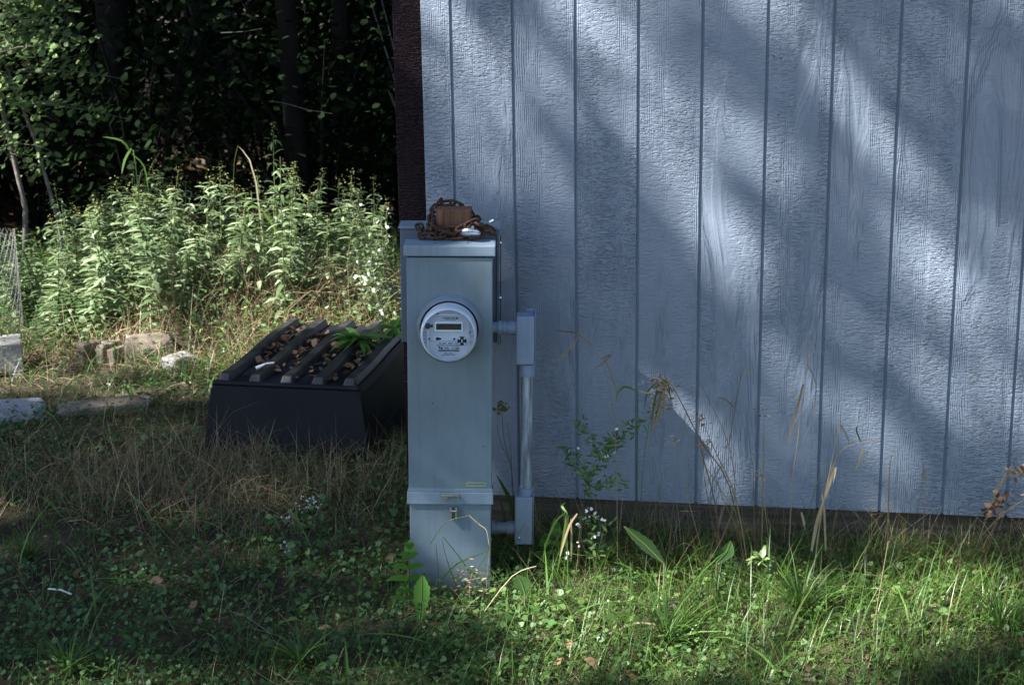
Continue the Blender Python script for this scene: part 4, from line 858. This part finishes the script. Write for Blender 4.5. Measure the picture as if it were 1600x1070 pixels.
# ------------------------------------------------------------------ single plants one can point at
def plant(name, label, cat, Y, strokes, dots=None, base=None):
    """strokes: (pixel polyline, width in metres, material, tint); the plant stands Y metres ahead"""
    x0, y0 = strokes[0][0][0]; b = at(x0, y0, Y) if base is None else base; gz = G(b.x, b.y); root = empty(name, (b.x, b.y, gz), label, cat)
    groups = {}
    for si, (pts, wd, mk, ti) in enumerate(strokes):
        dy = random.uniform(-.02, .02) * (si > 0); wp = [at(x, y, Y + dy * i) - Vector((b.x, b.y, gz)) for i, (x, y) in enumerate(pts)]
        if si == 0: wp[0].z = min(wp[0].z, 0)
        # smooth the polyline
        q_ = []
        for i in range(len(wp) - 1):
            p0 = wp[max(i - 1, 0)]; p1 = wp[i]; p2 = wp[i + 1]; p3 = wp[min(i + 2, len(wp) - 1)]
            for t in (0, .33, .66): q_.append(.5 * ((2 * p1) + (p2 - p0) * t + (2 * p0 - 5 * p1 + 4 * p2 - p3) * t * t + (3 * p1 - p0 - 3 * p2 + p3) * t ** 3))
        q_.append(wp[-1]); m_ = len(q_); key = ('leaf_blade' if wd > .0045 else 'stem', mk)
        mb = groups.setdefault(key, MB())
        if wd > .0045:
            ws = [wd * max(.08, math.sin(math.pi * min(1, .15 + .85 * i / (m_ - 1))) ** .7) for i in range(m_)]; sd = Vector((random.uniform(-.5, .5), 1, random.uniform(-.4, .4))); mb.ribbon(q_, ws, sd, ti)
        else: mb.tube(q_, [wd * (1 - .5 * i / m_) / 2 for i in range(m_)], 5, tint=ti, cap=False)
    for (nm, mk), mb in groups.items(): mb.build(nm, M[mk], root)
    for (nm, mk, T, pts, s, cnt, spread) in (dots or []):
        P_ = []
        for (x, y) in pts:
            for _ in range(cnt): P_.append(tuple(at(x, y, Y) - Vector((b.x, b.y, gz)) + Vector([random.gauss(0, spread) for _ in range(3)])))
        P_ = np.array(P_); n_ = len(P_); batch(nm, [(*leaves(P_, rng.uniform(.7, 1.3, n_) * s, rng.normal(0, .7, (n_, 3)) + np.array([0, -1, .6]), rng.uniform(0, 6.28, n_), T), rng.uniform(0, 1, n_))], M[mk], root)
    return root
def line(a, b, n): return [(a[0] + (b[0] - a[0]) * i / (n - 1), a[1] + (b[1] - a[1]) * i / (n - 1)) for i in range(n)]
plant('aster', 'dark leafy aster with tiny white flowers against the siding', 'wildflower', 4.72,
      [([(903, 840), (915, 760), (935, 715), (960, 690)], .003, 'stem', .2), ([(920, 745), (900, 712), (880, 702)], .002, 'stem', .2), ([(935, 715), (925, 680), (905, 655)], .002, 'stem', .3), ([(940, 705), (965, 672), (985, 655)], .002, 'stem', .2), ([(915, 765), (950, 752), (975, 750)], .002, 'stem', .2), ([(930, 720), (960, 705), (1005, 660)], .002, 'stem', .2)],
      [('foliage', 'cover', LANCE, line((915, 760), (960, 690), 10) + line((920, 745), (880, 702), 8) + line((935, 715), (905, 655), 9) + line((940, 705), (1000, 660), 12) + line((915, 765), (975, 750), 8), .028, 5, .012), ('flowers', 'petal', HEART, [(890, 705), (942, 712), (948, 716), (912, 700), (958, 700), (920, 690), (968, 668), (934, 742)], .011, 1, .006)])
plant('wildflower', 'low cluster of small white flowers below the siding edge', 'wildflower', 4.62,
      [([(930, 880), (925, 840), (920, 805)], .002, 'stem', .5), ([(930, 880), (940, 840), (948, 810)], .002, 'stem', .5), ([(930, 880), (910, 850), (905, 812)], .002, 'stem', .5)],
      [('foliage', 'cover', LANCE, line((930, 870), (920, 805), 6) + line((930, 870), (948, 812), 6), .03, 3, .015), ('flowers', 'petal', HEART, [(919, 795), (911, 808), (922, 812), (933, 806), (945, 812), (904, 822), (927, 836), (933, 838), (902, 850), (886, 868)], .0095, 3, .006)])
plant('wildflower', 'patch of tiny white flowers in shade left of the cabinet', 'wildflower', 5.25,
      [([(480, 820), (478, 800), (476, 785)], .002, 'stem', .5)], [('foliage', 'cover', OVAL, line((450, 815), (500, 800), 6), .03, 4, .03), ('flowers', 'petal', HEART, [(472, 778), (478, 783), (485, 788), (492, 785), (498, 790), (470, 790), (480, 795), (445, 810), (452, 812), (460, 808), (488, 778)],             .007, 4, .008)])
plant('wildflower', 'second small patch of white flowers lower in the shaded grass', 'wildflower', 4.95, [([(450, 870), (449, 862), (448, 855)], .002, 'stem', .5)], [('foliage', 'cover', OVAL, line((440, 870), (462, 860), 4), .03, 4, .02), ('flowers', 'petal', HEART, [(443, 850), (449, 853), (456, 858), (460, 861), (446, 860)], .007, 3, .008)])
plant('wild_grass', 'tall green grass stem with drooping seed head against the siding', 'grass stalk', 4.74,
      [([(994, 870), (995, 740), (997, 610)], .004, 'grass', .5), ([(996, 612), (978, 604), (966, 612), (962, 628)], .007, 'grass', .9), ([(996, 610), (1012, 614), (1024, 613)], .005, 'dry', .8), ([(1000, 800), (1008, 700), (1028, 600), (1040, 590)], .002, 'grass', .3),
       ([(1040, 590), (1032, 640), (1010, 692)], .008, 'dry', .5), ([(1038, 592), (1030, 630), (1022, 660)], .007, 'dry', .35), ([(1030, 600), (1022, 630), (1018, 665)], .006, 'grass', .3), ([(1036, 592), (1048, 620), (1052, 642)], .005, 'dry', .7), ([(1026, 598), (1012, 612), (1006, 640)], .005, 'grass', .3), ([(1034, 592), (1044, 600), (1048, 630)], .005, 'grass', .4)],
      [('seed_head', 'dry', LANCE, line((1020, 590), (1050, 602), 9) + line((1034, 596), (1016, 660), 14) + line((1044, 598), (1040, 640), 8), .017, 5, .009)])
for i, (st, lb) in enumerate([
    ([([(1168, 880), (1140, 760), (1096, 690), (1060, 620), (1040, 588)], .003), ([(1150, 800), (1110, 740), (1080, 690), (1060, 640)], .002)], 'long wiry dry stem leaning left across the siding'),
    ([([(1172, 880), (1150, 780), (1120, 710), (1098, 660)], .003), ([(1160, 840), (1130, 780), (1112, 720), (1104, 690)], .002), ([(1125, 860), (1110, 800), (1100, 740), (1098, 690)], .002)], 'fan of dark wiry stems near the bright patch of siding'),
    ([([(1190, 880), (1192, 760), (1194, 645)], .003), ([(1180, 880), (1178, 780), (1176, 720)], .0025), ([(1205, 880), (1196, 800), (1184, 740)], .002)], 'upright dry stems rising in front of the groove, centre'),
    ([([(1128, 870), (1118, 790), (1095, 700), (1092, 650)], .003), ([(1100, 870), (1078, 790), (1062, 720), (1050, 690)], .002)], 'dark thin stem with a knobbed tip before the siding'),
    ([([(1232, 880), (1238, 760), (1250, 660), (1262, 560), (1258, 520)], .002), ([(1262, 570), (1275, 600), (1272, 640)], .002), ([(1255, 600), (1245, 640), (1228, 700)], .006), ([(1260, 560), (1280, 545), (1290, 560)], .002)], 'faint tall grass stem reaching high up the siding'),
    ([([(1384, 905), (1388, 800), (1391, 722), (1400, 706)], .003)], 'single pale straw bent at its tip before the right siding'),
    ([([(1444, 880), (1443, 790), (1442, 728)], .002), ([(1443, 730), (1446, 745), (1446, 758)], .005)], 'thin pale grass blade standing alone at the right'),
    ([([(1515, 880), (1545, 800), (1572, 745), (1600, 736)], .003), ([(1545, 800), (1560, 760), (1578, 730)], .004), ([(1530, 840), (1570, 800), (1610, 775)], .003)], 'dead branching weed leaning in from the right edge'),
    ([([(965, 860), (962, 690), (945, 575), (925, 545), (905, 522)], .002), ([(945, 560), (960, 600), (968, 632)], .004), ([(900, 520), (885, 518), (865, 516)], .004), ([(905, 525), (890, 545), (868, 566)], .004), ([(900, 522), (915, 530), (930, 545)], .004), ([(940, 560), (955, 555), (925, 580)], .003)], 'tall faint grass with crossed blades beside the conduit'),
    ([([(1092, 870), (1145, 800), (1140, 700), (1100, 610), (1090, 590)], .002), ([(1140, 690), (1155, 600), (1165, 570)], .002), ([(1165, 575), (1175, 590), (1178, 600)], .003), ([(1150, 640), (1135, 625), (1120, 620)], .004)], 'thin arching stem crossing two grooves of the siding')]):
    plant('dry_stalk', lb, 'grass stalk', 4.66 + .02 * (i % 4) - .02 * (i > 3), [(p_, w_ * (1.5 if w_ < .004 else 1.15), 'dry', .15 + .6 * ((i * 37 + j * 17) % 10) / 10) for j, (p_, w_) in enumerate(st)],
          [('seed_head', 'dry', LANCE, [st[0][0][-1]] + [q_[0][-1] for q_ in st[1:]], .016, 9, .012)] if i in (1, 2, 3, 7) else None)
plant('dry_stalk', 'pale curled dry grass stalks, the largest clump before the siding', 'grass stalk', 4.58,
      [([(1270, 880), (1284, 800), (1300, 720), (1312, 662)], .0045, 'dry', .8), ([(1312, 662), (1322, 678), (1328, 695)], .006, 'dry', .7), ([(1276, 850), (1290, 770), (1310, 710), (1340, 692), (1376, 688)], .004, 'dry', .75), ([(1348, 700), (1344, 718), (1336, 736)], .008, 'dry', .8), ([(1285, 790), (1300, 745), (1306, 730), (1302, 755)], .009, 'dry', .85), ([(1268, 860), (1278, 810), (1290, 775)], .011, 'dry', .8), ([(1290, 860), (1288, 800), (1284, 770)], .007, 'dry', .7), ([(1345, 690), (1338, 672), (1340, 665)], .005, 'grass', .8), ([(1250, 850), (1275, 760), (1285, 735)], .003, 'grass', .9), ([(1252, 800), (1256, 815), (1258, 828)], .008, 'dry', .95)])
plant('dry_stalk', 'brown spent weed with crumpled head right of the curled stalks', 'weed', 4.56, [([(1530, 900), (1560, 800), (1572, 775)], .004, 'dry', .1)], [('seed_head', 'dead_leaf', OVAL, [(1550, 800), (1558, 790), (1566, 778), (1598, 738)], .02, 12, .014)])
plant('weed', 'thin weed with a small yellow head between cabinet and conduit', 'weed', 4.84, [([(804, 800), (800, 740), (788, 690), (784, 640)], .003, 'stem', .1), ([(800, 760), (798, 700), (792, 660)], .002, 'stem', 0), ([(795, 720), (782, 690), (776, 665)], .002, 'stem', 0)], [('flower_head', 'bud', OVAL, [(778, 637), (784, 634), (790, 636)], .016, 9, .006)])
plant('wild_grass', 'broad dark green blade leaning beside the lower conduit elbow', 'grass blade', 4.86, [([(812, 830), (800, 790), (776, 742)], .016, 'grass', .5), ([(790, 830), (786, 795), (780, 780)], .008, 'grass', .6), ([(800, 830), (806, 800), (800, 785)], .008, 'dry', .5)])
plant('wild_grass', 'arching pale green grass blades right of the lower conduit elbow', 'grass blade', 4.48,
      [([(888, 900), (886, 830), (882, 800)], .004, 'grass', .9), ([(884, 800), (868, 815), (853, 850), (848, 880)], .007, 'grass', .95), ([(886, 800), (880, 840), (870, 898)], .007, 'grass', 1), ([(888, 805), (884, 850), (882, 886)], .008, 'grass', .95), ([(902, 802), (890, 820), (880, 850), (875, 870)], .007, 'dry', .6), ([(892, 810), (893, 850), (892, 878)], .006, 'dry', .8), ([(885, 800), (878, 790), (884, 785)], .008, 'grass', .9)])
plant('wild_grass', 'pair of crossed pale straws lying before the cabinet foot', 'straw', 4.45, [([(752, 925), (800, 900), (838, 884)], .004, 'dry', .9), ([(805, 940), (880, 1000), (990, 1075)], .005, 'dry', .9), ([(690, 950), (720, 947), (748, 944)], .005, 'dry', .95)])
plant('wild_grass', 'long straw lying across the clover in the lit patch', 'straw', 4.25, [([(940, 970), (1000, 972), (1056, 985)], .005, 'dry', .9), ([(912, 1050), (935, 1042), (950, 1030)], .004, 'dry', .8)])
plant('wild_grass', 'tall pale straw standing in the right foreground', 'straw', 4.2, [([(1362, 1000), (1375, 920), (1388, 845)], .003, 'dry', .6), ([(1395, 880), (1430, 930), (1470, 990)], .003, 'dry', .2)])
plant('wild_grass', 'fine green grass stems crossing the foot of the cabinet', 'grass blade', 4.52,
      [([(688, 935), (684, 880), (681, 850)], .003, 'grass', .1), ([(720, 930), (700, 880), (690, 840)], .003, 'grass', .3), ([(752, 925), (725, 880), (692, 838)], .004, 'grass', .5), ([(690, 905), (715, 880), (770, 858)], .005, 'grass', .6), ([(735, 900), (758, 870), (768, 840)], .003, 'grass', .4), ([(672, 850), (690, 822), (705, 812), (733, 805)], .003, 'grass', .1), ([(733, 805), (750, 820), (760, 828), (764, 850)], .003, 'dry', .6), ([(760, 925), (762, 890), (766, 850)], .003, 'dry', .4)])
plant('dry_tuft', 'tuft of pale fluffy dry grass at the cabinet foot', 'grass tuft', 4.48, [([(735, 935), (734, 915), (738, 895)], .004, 'dry', .6)], [('seed_head', 'dry', LANCE, [(720, 895), (735, 890), (745, 905), (725, 910), (748, 920), (738, 925)], .014, 11, .016)])
plant('wild_grass', 'bent golden straw arching above the goldenrods before the dark wood', 'straw', 8.0, [([(413, 330), (400, 285), (372, 228)], .008, 'dry', .9), ([(372, 228), (366, 255), (365, 300)], .004, 'grass', .2)])
plant('wild_grass', 'reed like green blades rising above the left goldenrods', 'grass blade', 8.0, [([(222, 330), (212, 260), (205, 240)], .005, 'grass', .8), ([(205, 240), (190, 220), (160, 214)], .011, 'grass', .9), ([(205, 232), (195, 250), (190, 272)], .013, 'grass', .9), ([(205, 240), (225, 260), (232, 300)], .008, 'grass', .6), ([(215, 300), (220, 270), (228, 262)], .005, 'dry', .7)])
plant('wild_grass', 'pale drooping reed blades in the middle of the goldenrod bank', 'grass blade', 7.9, [([(412, 420), (411, 350), (412, 330)], .006, 'grass', .9), ([(412, 335), (430, 355), (448, 380)], .014, 'grass', 1), ([(412, 332), (425, 350), (436, 372)], .016, 'grass', 1), ([(410, 338), (411, 360), (416, 390)], .010, 'grass', 1), ([(412, 330), (395, 322), (385, 330)], .012, 'grass', 1)])
# broad leaf
def broad_leaf(name, label, cat, Y, pts, widths, matl, tint=.5, lobes=0):
    wp = [at(x, y, Y) for x, y in pts]; b = Vector((wp[0].x, wp[0].y, G(wp[0].x, wp[0].y))); root = empty(name, b, label, cat); mb = MB(); vs = []; fs = []; m_ = 16
    def cen(t): i = min(int(t * (len(wp) - 1)), len(wp) - 2); f = t * (len(wp) - 1) - i; return wp[i].lerp(wp[i + 1], f) - b
    for i in range(m_ + 1):
        t = i / m_; c_ = cen(t); tg = (cen(min(1, t + .02)) - cen(max(0, t - .02))).normalized(); u = tg.cross(Vector((.1, 1, .25))).normalized(); w_ = np.interp(t, np.linspace(0, 1, len(widths)), widths) * (1 + (lobes * (.5 - (i % 2))))
        bk_ = Vector((0, -.25 * w_, .15 * w_)); vs += [c_ - u * w_ / 2 + bk_, c_, c_ + u * w_ / 2 + bk_ * .6]
    for i in range(m_): fs += [(3 * i, 3 * i + 1, 3 * i + 4, 3 * i + 3), (3 * i + 1, 3 * i + 2, 3 * i + 5, 3 * i + 4)]
    mb.add(vs, fs, True, tint); mb.build('leaf_blade', M[matl], root)
    mb = MB(); mb.tube([(0, 0, -.01), cen(0) * .5, cen(0)] + [cen(t) + Vector((0, -.0015, 0)) for t in (.2, .5, .8, 1)], [.004, .0035, .003, .0025, .002, .0015, .001], 5, tint=.9); mb.build('midrib', M['stem'], root); return root
broad_leaf('broad_leaf_weed', 'large dark green pointed leaf below the siding edge', 'leaf', 4.45, [(1038, 880), (1010, 852), (975, 822)], [.008, .03, .045, .034, .006], 'cover', .0, .16)
broad_leaf('broad_leaf_weed', 'upright yellow green dock leaf at the left foot of the cabinet', 'leaf', 4.42, [(655, 975), (659, 935), (660, 900)], [.01, .03, .05, .052, .012], 'fern', .9, .12)
broad_leaf('broad_leaf_weed', 'tall narrow dark leaf near the lower left corner', 'leaf', 4.15, [(405, 1080), (408, 1050), (411, 1027)], [.012, .018, .016, .012, .003], 'grass', .9)
broad_leaf('broad_leaf_weed', 'heart shaped blue green leaf right of the cabinet foot', 'leaf', 4.42, [(820, 925), (815, 910), (808, 898)], [.01, .05, .055, .03, .008], 'cover', .3)
broad_leaf('broad_leaf_weed', 'broad dark leaf left of the tall grass in the right foreground', 'leaf', 4.5, [(1120, 878), (1135, 862), (1142, 845)], [.01, .04, .05, .03, .006], 'cover', .5)
def lobed_fern(name, label, Y, base, tip, span, nl, tint, matl='fern', extra=None):
    b = at(*base, Y); gz = G(b.x, b.y); root = empty(name, (b.x, b.y, gz), label, 'fern'); O = Vector((b.x, b.y, gz)); tp = at(*tip, Y) - O; bs = b - O
    mb = MB(); mb.tube([(0, 0, -.02), bs, tp], [.003, .0025, .001], 6, tint=.8); mb.build('stem', M['stem'], root)
    for i in range(nl):
        t = i / (nl - 1)
        for sg in (-1, 1):
            p0 = bs.lerp(tp, t * .92); L = span * (1 - .62 * t) * (1.0 if i else .95); a = math.radians(12 + 42 * t); d1 = Vector((sg * math.cos(a), -.22, math.sin(a))); q_ = [p0, p0 + d1 * L * .35 + Vector((0, -.004, .006)), p0 + d1 * L * .7, p0 + d1 * L + Vector((0, 0, -.012))]
            mb = MB(); wv = .34 * L + .008
            mb.ribbon([q_[0], q_[0].lerp(q_[1], .6), q_[1], q_[2], q_[3]], [wv * .55, wv * .8, wv, wv * .72, wv * .08], Vector((.1 * sg, 1, .5)), tint + .04 * (i % 3)); mb.build('leaflet', M[matl], root)
    mb = MB(); mb.ribbon([bs.lerp(tp, .8), bs.lerp(tp, 1.0), tp + (tp - bs) * .18], [.035, .03, .003], Vector((0, 1, .4)), tint); mb.build('leaflet', M[matl], root)
    return root
lobed_fern('fern', 'bright green lobed fern frond against the left foot of the cabinet', 4.5, (638, 905), (640, 852), .075, 4, .8)
lobed_fern('fern', 'small lower fern frond under the bright one by the cabinet', 4.46, (633, 935), (632, 915), .05, 3, .5)
lobed_fern('fern', 'dark green lobed fern frond behind the lower conduit elbow', 4.72, (876, 880), (868, 820), .06, 5, .35)
lobed_fern('fern', 'drooping dark fern leaf just right of the conduit foot', 4.76, (850, 880), (852, 840), .05, 4, .3)
fan_plant('weed', 'small pale green leafy sprout in the sun before the siding', 'weed', at(1190, 890, 4.45) + Vector((0, 0, .03)), 40, .055, .016, M['shrub_leaf'], (.2, 1.3), 15)
fan_plant('weed', 'yellow green three lobed sprout in the shaded left grass', 'weed', at(500, 935, 4.62), 7, .05, .02, M['fern'], (.3, .9), 16)
fan_plant('weed', 'round yellow green leafy rosette below the cabinet foot', 'weed', at(735, 1035, 4.15), 14, .05, .03, M['fern'], (.3, 1.2), 17)
for (x, y, lb, sd) in [(45, 880, 'dark green grass tuft in the left shade', 1), (1560, 1000, 'tall green grass tuft in the lower right corner', 2), (1250, 985, 'dense green grass tuft in the right foreground', 3), (1040, 1020, 'arching green grass tuft in the centre foreground', 4), (470, 1040, 'bright green grass tuft at the lower edge left of the cabinet', 5), (940, 900, 'green grass tuft below the white flowers', 6), (1100, 900, 'grass tuft between broad leaf and sunlit sprout', 7), (110, 1050, 'short bright grass tuft in the lower left corner', 8)]:
    b = atz(x, y); fan_plant('grass_tuft', lb, 'grass tuft', (b.x, b.y, G(b.x, b.y)), 70, .26 if sd in (2, 3, 4) else .17, .007, M['grass'], (.8, 1.5), 50 + sd, T=[.7, 1, .8, .45, .04])
# little litter on the lawn
b = atz(95, 928, .03); mb = MB(); mb.tube([(-.045, .02, .025), (0, 0, .03), (.04, -.015, .02)], .003, 6); o = mb.build('white_stick', M['white']); o.location = (b.x, b.y, G(b.x, b.y) + .02); tag(o, 'thin white plastic stick in the shaded left foreground', 'litter')
b = atz(232, 912, .03); P = np.array([[b.x, b.y, G(b.x, b.y) + .045]]); o = batch('autumn_leaf', [(*leaves(P, np.array([.05]), np.array([[.2, -.6, 1.]]), np.array([.4]), OVAL, .3), np.array([.9]))], M['dead_leaf']); tag(o, 'orange brown fallen leaf in the shaded left foreground', 'leaf')
b = atz(886, 1028, .03); P = np.array([[b.x, b.y, G(b.x, b.y) + .05]]); o = batch('autumn_leaf', [(*leaves(P, np.array([.03]), np.array([[.2, -.9, .6]]), np.array([1.4]), OVAL, .3), np.array([1.]))], M['dead_leaf']); tag(o, 'small pinkish brown leaf in the centre foreground', 'leaf')
